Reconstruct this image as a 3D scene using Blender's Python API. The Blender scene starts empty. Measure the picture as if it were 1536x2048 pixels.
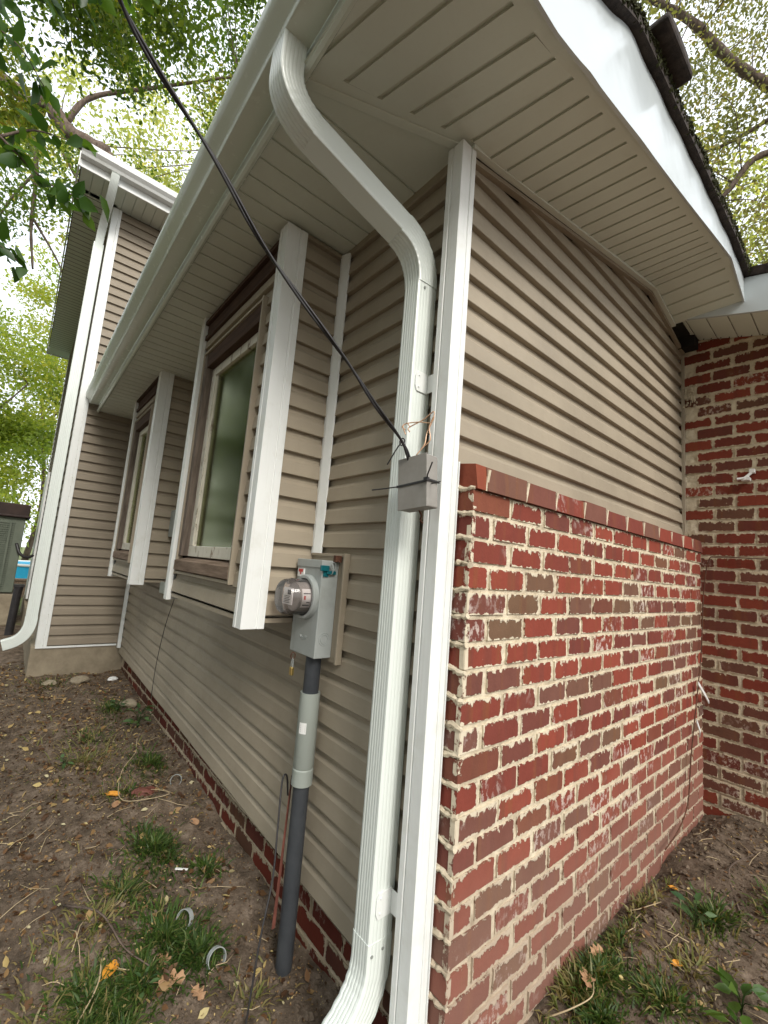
import bpy, bmesh, math, random
import numpy as np
from mathutils import Vector, Matrix
random.seed(7); rng = np.random.default_rng(11)
S = bpy.context.scene
COL = S.collection
R = math.radians

# ---------------------------------------------------------------- camera
cam_d = bpy.data.cameras.new('camera'); cam = bpy.data.objects.new('camera', cam_d); COL.objects.link(cam); S.camera = cam
yaw, pitch, roll, fpx = 2.4455, 0.1281, 0.0808, 867.9
f = Vector((math.cos(pitch)*math.cos(yaw), math.cos(pitch)*math.sin(yaw), math.sin(pitch)))
r = f.cross(Vector((0, 0, 1))).normalized(); u = r.cross(f)
r2 = math.cos(roll)*r+math.sin(roll)*u; u2 = -math.sin(roll)*r+math.cos(roll)*u
M = Matrix((r2, u2, -f)).transposed().to_4x4(); M.translation = Vector((0.8365, -1.0494, -0.2699))
cam.matrix_world = M
cam_d.sensor_fit = 'VERTICAL'; cam_d.sensor_height = 24; cam_d.lens = fpx/2048*24
cam_d.clip_start = 0.05; cam_d.clip_end = 400
S.render.resolution_x = 768; S.render.resolution_y = 1024

# ---------------------------------------------------------------- sky, sun, exposure
SUN_EL, SUN_AZ = R(40), R(-14)      # azimuth measured from +X towards +Y
W = bpy.data.worlds.new('World'); S.world = W; W.use_nodes = True
nt = W.node_tree; bg = nt.nodes['Background']
sky = nt.nodes.new('ShaderNodeTexSky'); sky.sky_type = 'NISHITA'; sky.sun_disc = False
sky.sun_elevation = SUN_EL; sky.sun_rotation = R(90)-SUN_AZ
sky.air_density = 1.0; sky.dust_density = 6.0; sky.ozone_density = 1.0
ov = nt.nodes.new('ShaderNodeMix'); ov.data_type = 'RGBA'; ov.inputs[0].default_value = .80      # thin overcast over the clear sky
nt.links.new(sky.outputs[0], ov.inputs[6]); ov.inputs[7].default_value = (7.6, 8.0, 8.3, 1)
nt.links.new(ov.outputs[2], bg.inputs[0]); bg.inputs[1].default_value = 0.12
sd = bpy.data.lights.new('sun', 'SUN'); sun = bpy.data.objects.new('sun', sd); COL.objects.link(sun)
sd.energy = 1.5; sd.angle = R(22); sd.color = (1, .96, .90)
sv = Vector((math.cos(SUN_EL)*math.cos(SUN_AZ), math.cos(SUN_EL)*math.sin(SUN_AZ), math.sin(SUN_EL)))
sun.rotation_euler = sv.to_track_quat('Z', 'Y').to_euler()
S.view_settings.view_transform = 'Standard'; S.view_settings.look = 'None'; S.view_settings.gamma = 1
S.view_settings.exposure = 0.92

# ---------------------------------------------------------------- object helpers
def tag(o, label=None, cat=None, group=None, kind=None):
    if label: o['label'] = label
    if cat: o['category'] = cat
    if group: o['group'] = group
    if kind: o['kind'] = kind
    return o
def thing(name, label, cat, loc=(0, 0, 0), group=None):
    o = bpy.data.objects.new(name, None); COL.objects.link(o); o.location = loc; o.empty_display_size = .05
    return tag(o, label, cat, group)
def wloc(o):
    v = Vector(o.location)
    while o.parent: o = o.parent; v += Vector(o.location)
    return v
class MB:
    """collects faces in world coordinates"""
    def __init__(s): s.v = []; s.f = []; s.m = []
    def face(s, pts, m=0):
        n = len(s.v); s.v += [tuple(p) for p in pts]; s.f.append(tuple(range(n, n+len(pts)))); s.m.append(m)
    def box(s, x0, x1, y0, y1, z0, z1, m=0, T=None):
        c = [(x0,y0,z0),(x1,y0,z0),(x1,y1,z0),(x0,y1,z0),(x0,y0,z1),(x1,y0,z1),(x1,y1,z1),(x0,y1,z1)]
        if T is not None: c = [tuple(T @ Vector(p)) for p in c]
        n = len(s.v); s.v += c
        for q in ((0,3,2,1),(4,5,6,7),(0,1,5,4),(1,2,6,5),(2,3,7,6),(3,0,4,7)): s.f.append(tuple(n+i for i in q)); s.m.append(m)
    def prism(s, poly, ax, a, b, m=0):
        """poly: 2D points in the other two axes (cyclic order), extruded along ax from a to b"""
        def P(t, q):
            return {'x': (t, q[0], q[1]), 'y': (q[0], t, q[1]), 'z': (q[0], q[1], t)}[ax]
        n = len(s.v); k = len(poly)
        s.v += [P(a, q) for q in poly]+[P(b, q) for q in poly]
        s.f.append(tuple(n+i for i in range(k))); s.m.append(m)
        s.f.append(tuple(n+k+i for i in reversed(range(k)))); s.m.append(m)
        for i in range(k): j = (i+1) % k; s.f.append((n+i, n+k+i, n+k+j, n+j)); s.m.append(m)
    def loft(s, rings, closed=True, caps=True, m=0):
        n = len(s.v); k = len(rings[0])
        for rg in rings: s.v += [tuple(p) for p in rg]
        for i in range(len(rings)-1):
            for j in range(k if closed else k-1):
                jj = (j+1) % k
                s.f.append((n+i*k+j, n+i*k+jj, n+(i+1)*k+jj, n+(i+1)*k+j)); s.m.append(m)
        if caps and closed:
            s.f.append(tuple(n+j for j in reversed(range(k)))); s.m.append(m)
            e = n+(len(rings)-1)*k; s.f.append(tuple(e+j for j in range(k))); s.m.append(m)
    def tube(s, pts, rad, seg=8, m=0, caps=True):
        pts = [Vector(p) for p in pts]
        if not hasattr(rad, '__len__'): rad = [rad]*len(pts)
        rings = []; up = None
        for i, p in enumerate(pts):
            t = (pts[min(i+1, len(pts)-1)]-pts[max(i-1, 0)]).normalized()
            if up is None: up = t.orthogonal().normalized()
            a = (up-t*up.dot(t)).normalized(); up = a; b = t.cross(a)
            rings.append([p+rad[i]*(math.cos(2*math.pi*j/seg)*a+math.sin(2*math.pi*j/seg)*b) for j in range(seg)])
        s.loft(rings, m=m, caps=caps)
    def build(s, name, mats, parent=None, smooth=False, bevel=0, fix=True, cuts=(), label=None, jit=None):
        if not isinstance(mats, (list, tuple)): mats = [mats]
        off = wloc(parent) if parent else Vector((0, 0, 0))
        me = bpy.data.meshes.new(name)
        me.from_pydata([(p[0]-off.x, p[1]-off.y, p[2]-off.z) for p in s.v], [], s.f)
        for mt in mats: me.materials.append(mt)
        me.polygons.foreach_set('material_index', s.m)
        o = bpy.data.objects.new(name, me); COL.objects.link(o)
        if fix or cuts:
            bm = bmesh.new(); bm.from_mesh(me)
            for co, no in cuts:
                bmesh.ops.bisect_plane(bm, geom=bm.verts[:]+bm.edges[:]+bm.faces[:], plane_co=Vector(co)-off, plane_no=no, clear_outer=True)
            if fix: bmesh.ops.recalc_face_normals(bm, faces=bm.faces)
            bm.to_mesh(me); bm.free()
        if smooth: me.shade_smooth()
        if smooth == 'auto': me.set_sharp_from_angle(angle=R(35))
        if parent: o.parent = parent
        if bevel:
            b = o.modifiers.new('bevel', 'BEVEL'); b.width = bevel; b.segments = 2; b.limit_method = 'ANGLE'; b.angle_limit = R(40)
        if label: o['label'] = label
        me.update(); return o
def catmull(P, n=8):
    P = [Vector(p) for p in P]; P = [2*P[0]-P[1]]+P+[2*P[-1]-P[-2]]; out = []
    for i in range(1, len(P)-2):
        for k in range(n):
            t = k/n; a, b, c, d = P[i-1:i+3]
            out.append(.5*((2*b)+(c-a)*t+(2*a-5*b+4*c-d)*t*t+(3*b-a-3*c+d)*t**3))
    out.append(P[-2]); return out

# ---------------------------------------------------------------- material helpers
def mat(name, base=(.5,.5,.5), rough=.6, metal=0, spec=.5):
    m = bpy.data.materials.new(name); m.use_nodes = True
    b = m.node_tree.nodes['Principled BSDF']
    b.inputs['Base Color'].default_value = (*base, 1); b.inputs['Roughness'].default_value = rough
    b.inputs['Metallic'].default_value = metal; b.inputs['Specular IOR Level'].default_value = spec
    return m, m.node_tree, b
def N(t, kind, **kw):
    n = t.nodes.new(kind)
    for k, v in kw.items():
        if k.startswith('i_'): n.inputs[k[2:].replace('_', ' ')].default_value = v
        else: setattr(n, k, v)
    return n
def L(t, a, b): t.links.new(a, b)
def coords(t, scale=(1, 1, 1), kind='Object'):
    c = N(t, 'ShaderNodeTexCoord'); mp = N(t, 'ShaderNodeMapping'); mp.inputs['Scale'].default_value = scale
    L(t, c.outputs[kind], mp.inputs[0]); return mp.outputs[0]
def noise(t, vec, scale, detail=4, rough=.55, dist=0):
    n = N(t, 'ShaderNodeTexNoise'); n.inputs['Scale'].default_value = scale; n.inputs['Detail'].default_value = detail
    n.inputs['Roughness'].default_value = rough; n.inputs['Distortion'].default_value = dist
    if vec is not None: L(t, vec, n.inputs['Vector'])
    return n.outputs[0]
def ramp(t, fac, stops, interp='LINEAR'):
    n = N(t, 'ShaderNodeValToRGB'); cr = n.color_ramp; cr.interpolation = interp
    while len(cr.elements) < len(stops): cr.elements.new(.5)
    for e, (p, c) in zip(cr.elements, stops): e.position = p; e.color = (*c, 1) if len(c) == 3 else c
    L(t, fac, n.inputs[0]); return n.outputs[0]
def g(v): return (v, v, v)
def mix(t, fac, a, b, mode='MIX'):
    n = N(t, 'ShaderNodeMix', data_type='RGBA', blend_type=mode)
    for s_, i in ((fac, 0), (a, 6), (b, 7)):
        if isinstance(s_, (int, float)): n.inputs[i].default_value = s_
        elif isinstance(s_, tuple): n.inputs[i].default_value = (*s_, 1)
        else: L(t, s_, n.inputs[i])
    return n.outputs[2]
def math_(t, op, a, b=0.0, c=None):
    n = N(t, 'ShaderNodeMath', operation=op)
    for i, s_ in enumerate((a, b, c)):
        if s_ is None: continue
        if isinstance(s_, (int, float)): n.inputs[i].default_value = s_
        else: L(t, s_, n.inputs[i])
    return n.outputs[0]
def bump(t, b, h, strength=.3, dist=.01, prev=None):
    n = N(t, 'ShaderNodeBump'); n.inputs['Strength'].default_value = strength; n.inputs['Distance'].default_value = dist
    L(t, h, n.inputs['Height'])
    if prev is not None: L(t, prev, n.inputs['Normal'])
    L(t, n.outputs[0], b.inputs['Normal']); return n.outputs[0]

def m_siding(name, c, sc=(3, 3, 160)):
    m, t, b = mat(name, c, .55, spec=.35)
    v = coords(t, sc); n1 = noise(t, v, 4, 6, .6)
    v2 = coords(t); n2 = noise(t, v2, 2.5, 4); n3 = noise(t, v2, 40, 3)
    dark = tuple(x*.86 for x in c); lite = tuple(min(1, x*1.1) for x in c)
    col = ramp(t, n2, [(.3, dark), (.7, lite)])
    col = mix(t, math_(t, 'MULTIPLY', ramp(t, n1, [(.35, g(0)), (.7, g(1))]), .25), col, tuple(x*.8 for x in c))
    dirt = ramp(t, noise(t, coords(t, (14, 14, 1.2)), 1.5, 6, .65), [(.52, g(0)), (.75, g(1))])
    col = mix(t, math_(t, 'MULTIPLY', dirt, .10), col, (.17, .14, .10))
    L(t, col, b.inputs['Base Color'])
    p = bump(t, b, n1, .25, .0008); bump(t, b, noise(t, coords(t, (1.2, 1.2, 5)), 3, 3), .35, .006, p)
    L(t, ramp(t, n3, [(.3, g(.48)), (.7, g(.66))]), b.inputs['Roughness'])
    return m
def m_white(name, c=(.74, .76, .73), rough=.35, dirt=.35, wav=.004, spec=.5):
    m, t, b = mat(name, c, rough, spec=spec)
    v = coords(t); d = noise(t, v, 9, 6, .65); s_ = noise(t, coords(t, (60, 60, 2.5)), 1.2, 5, .6)
    f1 = math_(t, 'MULTIPLY', ramp(t, d, [(.52, g(0)), (.72, g(1))]), dirt)
    col = mix(t, f1, c, (c[0]*.72, c[1]*.70, c[2]*.62))
    f2 = math_(t, 'MULTIPLY', ramp(t, s_, [(.55, g(0)), (.75, g(1))]), dirt*.7)
    col = mix(t, f2, col, (c[0]*.66, c[1]*.66, c[2]*.60))
    L(t, col, b.inputs['Base Color'])
    L(t, ramp(t, noise(t, v, 30, 4), [(.3, g(rough*.95)), (.7, g(min(1, rough*1.12)))]), b.inputs['Roughness'])
    p = bump(t, b, noise(t, v, 6, 2), .5, wav); bump(t, b, noise(t, v, 300, 2), .03, .0004, p)
    return m
MT = {}
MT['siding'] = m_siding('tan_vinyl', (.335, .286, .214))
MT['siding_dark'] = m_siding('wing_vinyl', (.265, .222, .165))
MT['white'] = m_white('white_aluminium', (.78, .80, .78), .38)
MT['gutter'] = m_white('gutter_paint', (.66, .71, .63), .25, .0, .0008)
MT['spout'] = m_white('downspout_paint', (.72, .77, .73), .24, .03, .0007)
MT['soffit'] = m_white('cream_soffit', (.66, .70, .62), .6, .10, .002, .3)
MT['fascia'] = m_white('fascia_metal', (.52, .565, .575), .20, .0, .006)
MT['groove'] = mat('soffit_groove', (.60, .62, .53), .8)[0]

def m_brick(splash=.52, tint=1.0):
    m, t, b = mat('old_red_brick', (.3, .06, .04), .95, spec=.08)
    at = N(t, 'ShaderNodeAttribute', attribute_name='bc'); val = at.outputs['Fac']
    ua = N(t, 'ShaderNodeAttribute', attribute_name='ua'); ub = N(t, 'ShaderNodeAttribute', attribute_name='ub')
    sa = N(t, 'ShaderNodeSeparateXYZ'); L(t, ua.outputs['Vector'], sa.inputs[0])
    sb = N(t, 'ShaderNodeSeparateXYZ'); L(t, ub.outputs['Vector'], sb.inputs[0])
    v = coords(t); nf = noise(t, v, 55, 6, .72); nv = noise(t, coords(t, (46, 46, 34)), 1, 7, .66)
    nl = noise(t, v, 3.3, 4, .6); nm = noise(t, v, 16, 5, .7)
    base = ramp(t, val, [(0, (.27, .068, .046)), (.28, (.22, .054, .038)), (.46, (.165, .050, .040)), (.60, (.165, .078, .060)), (.80, (.155, .095, .060)), (.9, (.215, .064, .042)), (1, (.09, .060, .048))])
    # vertical kiln bands, orange to olive, on some bricks
    us = math_(t, 'ADD', math_(t, 'MULTIPLY', sa.outputs[0], 16), math_(t, 'MULTIPLY', val, 57))
    cb = N(t, 'ShaderNodeCombineXYZ'); L(t, us, cb.inputs[0]); L(t, math_(t, 'MULTIPLY', val, 91), cb.inputs[1])
    band = ramp(t, noise(t, cb.outputs[0], 1.3, 3, .5), [(.56, g(0)), (.68, g(1))])
    col = mix(t, math_(t, 'MULTIPLY', band, .38), base, (.22, .095, .04))
    band2 = ramp(t, noise(t, cb.outputs[0], .9, 2, .5), [(.36, g(1)), (.44, g(0))])
    col = mix(t, math_(t, 'MULTIPLY', band2, .35), col, (.13, .055, .045))
    col = mix(t, .5, col, mix(t, nm, (.55, .55, .55), (1.35, 1.3, 1.25)), 'MULTIPLY')
    spk = ramp(t, nf, [(.66, g(0)), (.74, g(1))])
    col = mix(t, math_(t, 'MULTIPLY', spk, .22), col, (.42, .24, .19))
    # pale bloom / paint remains in broad patches
    pat = ramp(t, nl, [(.55, g(0)), (.66, g(1))]); str_ = ramp(t, nv, [(.515, g(0)), (.57, g(1))])
    hb = math_(t, 'FRACT', math_(t, 'MULTIPLY', val, 311.1)); sel = ramp(t, math_(t, 'ADD', math_(t, 'MULTIPLY', hb, .6), math_(t, 'MULTIPLY', nl, .8)), [(.88, g(0)), (1.0, g(1))])
    col = mix(t, math_(t, 'MULTIPLY', math_(t, 'MULTIPLY', sel, str_), .75), col, (.58, .49, .44))
    # mortar smeared over the arrises: ragged, more at the top edge
    top = math_(t, 'MULTIPLY', sb.outputs[1], .55)
    dx = math_(t, 'MINIMUM', sa.outputs[0], sb.outputs[0]); dz = math_(t, 'MINIMUM', math_(t, 'MULTIPLY', sa.outputs[1], 1.3), top)
    qx = math_(t, 'MAXIMUM', math_(t, 'SUBTRACT', .013, dx), 0.0); qz = math_(t, 'MAXIMUM', math_(t, 'SUBTRACT', .013, dz), 0.0)
    rnd = math_(t, 'SUBTRACT', .013, math_(t, 'SQRT', math_(t, 'ADD', math_(t, 'MULTIPLY', qx, qx), math_(t, 'MULTIPLY', qz, qz))))
    dmin = math_(t, 'MINIMUM', math_(t, 'MINIMUM', dx, dz), rnd)
    h1 = math_(t, 'FRACT', math_(t, 'MULTIPLY', val, 173.3)); h2 = math_(t, 'FRACT', math_(t, 'MULTIPLY', val, 77.7))
    thr = math_(t, 'MULTIPLY', math_(t, 'SUBTRACT', nv, .45), .046)
    thr = math_(t, 'ADD', thr, math_(t, 'MULTIPLY', math_(t, 'SUBTRACT', nl, .5), .012))
    thr = math_(t, 'ADD', thr, math_(t, 'MULTIPLY', math_(t, 'SUBTRACT', h1, .45), .0065))
    mm = math_(t, 'SUBTRACT', thr, dmin); mask = ramp(t, math_(t, 'MULTIPLY', mm, 500), [(.0, g(0)), (1, g(1))])
    mort = mix(t, nm, (.50, .43, .315), (.74, .665, .52))
    col = mix(t, mask, col, mort)
    # splashed earth low on the wall
    w = N(t, 'ShaderNodeTexCoord'); sz = N(t, 'ShaderNodeSeparateXYZ'); L(t, w.outputs['Object'], sz.inputs[0])
    low = ramp(t, math_(t, 'ADD', math_(t, 'ADD', sz.outputs[2], BRZ), math_(t, 'MULTIPLY', math_(t, 'SUBTRACT', nl, .5), .5)), [(.22, g(1)), (.68, g(0))])
    col = mix(t, math_(t, 'MULTIPLY', low, splash), col, (.25, .15, .115))
    if tint != 1.0: col = mix(t, 1.0, col, (tint, tint*.95, tint*.88), 'MULTIPLY')
    L(t, col, b.inputs['Base Color'])
    h = math_(t, 'ADD', math_(t, 'MULTIPLY', mask, .8), math_(t, 'MULTIPLY', nf, .5))
    p = bump(t, b, h, .7, .003); bump(t, b, nm, .5, .004, p)
    return m
def m_mortar():
    m, t, b = mat('cream_mortar', (.6, .5, .36), .95, spec=.1)
    v = coords(t); n1 = noise(t, v, 14, 6, .7); n2 = noise(t, v, 90, 5, .7)
    col = ramp(t, n1, [(.25, (.34, .28, .20)), (.5, (.56, .485, .36)), (.75, (.72, .645, .50))])
    w = N(t, 'ShaderNodeTexCoord'); sz = N(t, 'ShaderNodeSeparateXYZ'); L(t, w.outputs['Object'], sz.inputs[0])
    low = ramp(t, math_(t, 'ADD', math_(t, 'ADD', sz.outputs[2], BRZ), math_(t, 'MULTIPLY', math_(t, 'SUBTRACT', n1, .5), .3)), [(.18, g(1)), (.5, g(0))])
    col = mix(t, math_(t, 'MULTIPLY', low, .45), col, (.27, .19, .14))
    L(t, col, b.inputs['Base Color'])
    p = bump(t, b, n1, .9, .008); bump(t, b, n2, .6, .003, p)
    return m
BRZ = 0.0
MT['brick'] = m_brick(); MT['brick_clean'] = m_brick(.0, .82); MT['brick_shaded'] = m_brick(.0, .55); MT['mortar'] = m_mortar()  # darkest copy is for the foundation: its shade is put into the tint

def m_simple(name, c1, c2, sc=12, rough=.7, bmp=.4, bd=.003, stretch=(1, 1, 1), spec=.3, metal=0):
    m, t, b = mat(name, c1, rough, metal, spec)
    v = coords(t, stretch); n1 = noise(t, v, sc, 6, .65)
    L(t, ramp(t, n1, [(.3, c1), (.7, c2)]), b.inputs['Base Color'])
    p = bump(t, b, n1, bmp, bd); bump(t, b, noise(t, v, sc*8, 3), bmp*.6, bd*.3, p)
    return m
MT['concrete'] = m_simple('weathered_concrete', (.20, .165, .115), (.33, .28, .20), 5, .9, .5, .006)
MT['wood'] = m_simple('weathered_brown_wood', (.070, .055, .044), (.20, .16, .13), 3, .85, .6, .003, (14, 14, 1.5), .2)
MT['wood_h'] = m_simple('weathered_brown_wood_rail', (.10, .066, .045), (.27, .20, .15), 3, .85, .6, .003, (1.5, 14, 14), .2)
MT['wood_red'] = m_simple('dark_red_brown_wood', (.040, .021, .014), (.085, .046, .030), 3, .8, .5, .003, (1.5, 14, 14), .25)
def m_peel():
    m, t, b = mat('peeling_white_paint', (.6, .6, .5), .7, spec=.3)
    v = coords(t, (1, 1, .35)); n1 = noise(t, v, 26, 6, .75, .6); n2 = noise(t, coords(t, (30, 30, 5)), 2, 5, .7)
    wood = ramp(t, n2, [(.3, (.10, .06, .035)), (.7, (.34, .24, .15))])
    msk = ramp(t, n1, [(.36, g(0)), (.43, g(1))])
    L(t, mix(t, msk, wood, mix(t, n2, (.50, .47, .38), (.72, .69, .60))), b.inputs['Base Color'])
    bump(t, b, msk, .8, .002); return m
MT['peel'] = m_peel()
def m_glass():
    m, t, b = mat('window_glass', (.02, .03, .02), .04, spec=.8)
    o = t.nodes['Material Output']; tr = N(t, 'ShaderNodeBsdfTransparent'); tr.inputs[0].default_value = (.80, .86, .80, 1)
    gl = N(t, 'ShaderNodeBsdfGlossy'); gl.inputs['Roughness'].default_value = .16; gl.inputs[0].default_value = (.85, .88, .60, 1)  # gloss tinted green to strengthen the reflected foliage
    fr = N(t, 'ShaderNodeFresnel'); fr.inputs[0].default_value = 1.9
    bp_ = N(t, 'ShaderNodeBump'); bp_.inputs['Strength'].default_value = .15; bp_.inputs['Distance'].default_value = .004
    L(t, noise(t, coords(t), 5, 2), bp_.inputs['Height']); L(t, bp_.outputs[0], gl.inputs['Normal'])
    mx = N(t, 'ShaderNodeMixShader'); L(t, fr.outputs[0], mx.inputs[0]); L(t, tr.outputs[0], mx.inputs[1]); L(t, gl.outputs[0], mx.inputs[2])
    L(t, mx.outputs[0], o.inputs[0]); return m
MT['glass'] = m_glass()
MT['curtain'] = m_simple('reflection_tint_blind', (.22, .25, .11), (.30, .32, .17), 2.5, .9, .2, .004)  # blind coloured green to add to the foliage reflection in the panes
MT['steel'] = m_white('grey_painted_steel', (.33, .355, .345), .42, .6, .002)
MT['steel_dark'] = m_white('aged_grey_steel', (.27, .29, .27), .5, .8, .002)
MT['pvc'] = m_white('grey_pvc', (.30, .33, .30), .45, .7, .001)
MT['conduit'] = m_simple('charcoal_conduit', (.032, .036, .042), (.062, .067, .073), 8, .5, .25, .001)
MT['jbox'] = m_simple('grey_plastic_box', (.235, .222, .20), (.30, .285, .26), 14, .6, .2, .001)
MT['black'] = m_simple('black_rubber', (.012, .011, .012), (.03, .027, .028), 20, .42, .2, .001, spec=.5)
MT['copper'] = m_simple('bare_copper_wire', (.50, .28, .16), (.75, .52, .36), 30, .4, .1, .001, metal=.3)
MT['brass'] = mat('brass', (.62, .45, .16), .35, .9)[0]
MT['teal'] = mat('teal_plastic', (.0, .10, .12), .4)[0]
MT['rust'] = m_simple('rusted_metal', (.05, .022, .014), (.14, .06, .035), 30, .85, .5, .001)
MT['redtape'] = m_simple('red_faded_strap', (.10, .035, .025), (.20, .075, .055), 9, .6, .2, .001)
MT['label'] = mat('white_paper_label', (.72, .72, .70), .6)[0]
MT['red'] = mat('red_print', (.5, .06, .05), .6)[0]
MT['ink'] = mat('black_print', (.06, .06, .06), .6)[0]
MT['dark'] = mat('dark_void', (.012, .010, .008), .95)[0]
MT['shingle'] = m_simple('dark_roof_shingle', (.022, .018, .017), (.07, .055, .045), 26, .95, .9, .006)
MT['moss'] = m_simple('moss', (.022, .022, .010), (.060, .066, .022), 30, 1, 1, .012)
MT['bark'] = m_simple('grey_brown_bark', (.065, .045, .035), (.19, .145, .115), 5, .95, .9, .02, (3, 3, .8))
MT['pool'] = m_simple('blue_pool_vinyl', (.02, .30, .55), (.03, .42, .68), 2, .5, .2, .002)
MT['ac'] = m_simple('olive_painted_cabinet', (.105, .125, .095), (.15, .17, .13), 4, .6, .2, .002)
MT['acbrown'] = m_simple('brown_cabinet_cap', (.018, .012, .011), (.05, .028, .022), 4, .6, .2, .002)
MT['drygrass'] = mat('dry_stalk', (.42, .33, .20), .8)[0]
def m_clear():
    m, t, b = mat('clear_meter_cover', (.8, .78, .76), .08, spec=.6)
    o = t.nodes['Material Output']; tr = N(t, 'ShaderNodeBsdfTransparent'); tr.inputs[0].default_value = (.94, .90, .90, 1)
    gl = N(t, 'ShaderNodeBsdfGlossy'); gl.inputs['Roughness'].default_value = .05
    lw = N(t, 'ShaderNodeLayerWeight'); lw.inputs[0].default_value = .30
    df = N(t, 'ShaderNodeBsdfDiffuse'); df.inputs[0].default_value = (.6, .56, .54, 1)
    m0 = N(t, 'ShaderNodeMixShader'); m0.inputs[0].default_value = .10; L(t, tr.outputs[0], m0.inputs[1]); L(t, df.outputs[0], m0.inputs[2])
    mx = N(t, 'ShaderNodeMixShader'); L(t, lw.outputs['Fresnel'], mx.inputs[0]); L(t, m0.outputs[0], mx.inputs[1]); L(t, gl.outputs[0], mx.inputs[2])
    L(t, mx.outputs[0], o.inputs[0]); return m
MT['clear'] = m_clear()
def m_leaf(name, stops, trans=.5, gloss=.35):
    m, t, b = mat(name, stops[0][1], .45, spec=gloss)
    at = N(t, 'ShaderNodeAttribute', attribute_name='lc'); col = ramp(t, at.outputs['Fac'], stops)
    L(t, col, b.inputs['Base Color'])
    tl = N(t, 'ShaderNodeBsdfTranslucent'); L(t, mix(t, 1.0, col, (1.9, 1.8, .7), 'MULTIPLY'), tl.inputs[0])
    mx = N(t, 'ShaderNodeMixShader'); mx.inputs[0].default_value = trans
    L(t, b.outputs[0], mx.inputs[1]); L(t, tl.outputs[0], mx.inputs[2]); L(t, mx.outputs[0], t.nodes['Material Output'].inputs[0])
    return m
MT['leaf'] = m_leaf('green_leaves', [(0, (.038, .075, .014)), (.5, (.09, .15, .028)), (.85, (.17, .215, .04)), (1, (.28, .24, .06))], .55)
MT['leaf_y'] = m_leaf('yellow_green_leaves', [(0, (.12, .19, .035)), (.6, (.24, .30, .06)), (1, (.38, .38, .10))], .55)
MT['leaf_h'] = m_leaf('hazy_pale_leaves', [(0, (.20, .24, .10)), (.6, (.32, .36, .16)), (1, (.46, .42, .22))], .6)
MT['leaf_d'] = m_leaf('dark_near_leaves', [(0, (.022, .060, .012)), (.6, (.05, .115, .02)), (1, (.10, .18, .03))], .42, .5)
MT['leaf_r'] = m_leaf('dull_olive_leaves', [(0, (.085, .095, .045)), (.6, (.17, .185, .08)), (1, (.28, .22, .12))], .5)
MT['grass'] = m_leaf('grass_blades', [(0, (.028, .055, .012)), (.5, (.055, .105, .02)), (.85, (.10, .14, .03)), (1, (.26, .20, .09))], .3, .3)
MT['weed'] = m_leaf('broad_weed_leaves', [(0, (.035, .085, .03)), (1, (.10, .17, .06))], .3, .45)
MT['litter'] = m_leaf('dry_leaf_litter', [(0, (.06, .032, .018)), (.35, (.16, .085, .04)), (.7, (.33, .22, .10)), (.9, (.48, .38, .16)), (1, (.50, .46, .30))], .1, .15)
MT['leaf_or'] = mat('orange_fallen_leaf', (.62, .27, .03), .6)[0]
MT['leaf_tan'] = m_simple('tan_oak_leaf', (.28, .15, .075), (.42, .26, .15), 30, .8, .5, .002)
def m_soil():
    m, t, b = mat('brown_soil', (.1, .07, .05), .95, spec=.15)
    v = coords(t); n1 = noise(t, v, 1.6, 5, .6); n2 = noise(t, v, 14, 8, .7); n3 = noise(t, v, 70, 5, .7)
    col = ramp(t, n2, [(.28, (.050, .038, .027)), (.5, (.130, .100, .074)), (.72, (.255, .205, .160))])
    col = mix(t, .5, col, mix(t, n1, (.5, .5, .5), (1.6, 1.5, 1.4)), 'MULTIPLY')
    vo = N(t, 'ShaderNodeTexVoronoi'); vo.inputs['Scale'].default_value = 55; L(t, v, vo.inputs['Vector'])
    chip = ramp(t, vo.outputs['Distance'], [(.10, g(1)), (.20, g(0))])
    sel = ramp(t, N(t, 'ShaderNodeSeparateColor').outputs[0], [(.0, g(0)), (1, g(1))]) if False else None
    sc = N(t, 'ShaderNodeSeparateColor'); L(t, vo.outputs['Color'], sc.inputs[0])
    keep = ramp(t, sc.outputs[0], [(.70, g(0)), (.76, g(1))])
    col = mix(t, math_(t, 'MULTIPLY', chip, keep), col, mix(t, sc.outputs[1], (.14, .08, .04), (.46, .34, .17)))
    # the lawn takes over away from the house
    ge = N(t, 'ShaderNodeNewGeometry'); sp = N(t, 'ShaderNodeSeparateXYZ'); L(t, ge.outputs['Position'], sp.inputs[0])
    far = ramp(t, math_(t, 'ADD', math_(t, 'MULTIPLY', sp.outputs[0], -.1), math_(t, 'MULTIPLY', math_(t, 'SUBTRACT', n1, .5), .5)), [(.85, g(0)), (1.0, g(1))])
    col = mix(t, far, col, mix(t, n2, (.11, .13, .05), (.22, .25, .11)))
    L(t, col, b.inputs['Base Color'])
    p = bump(t, b, n2, 1, .02); bump(t, b, n3, .8, .006, p)
    return m
MT['soil'] = m_soil()

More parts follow.
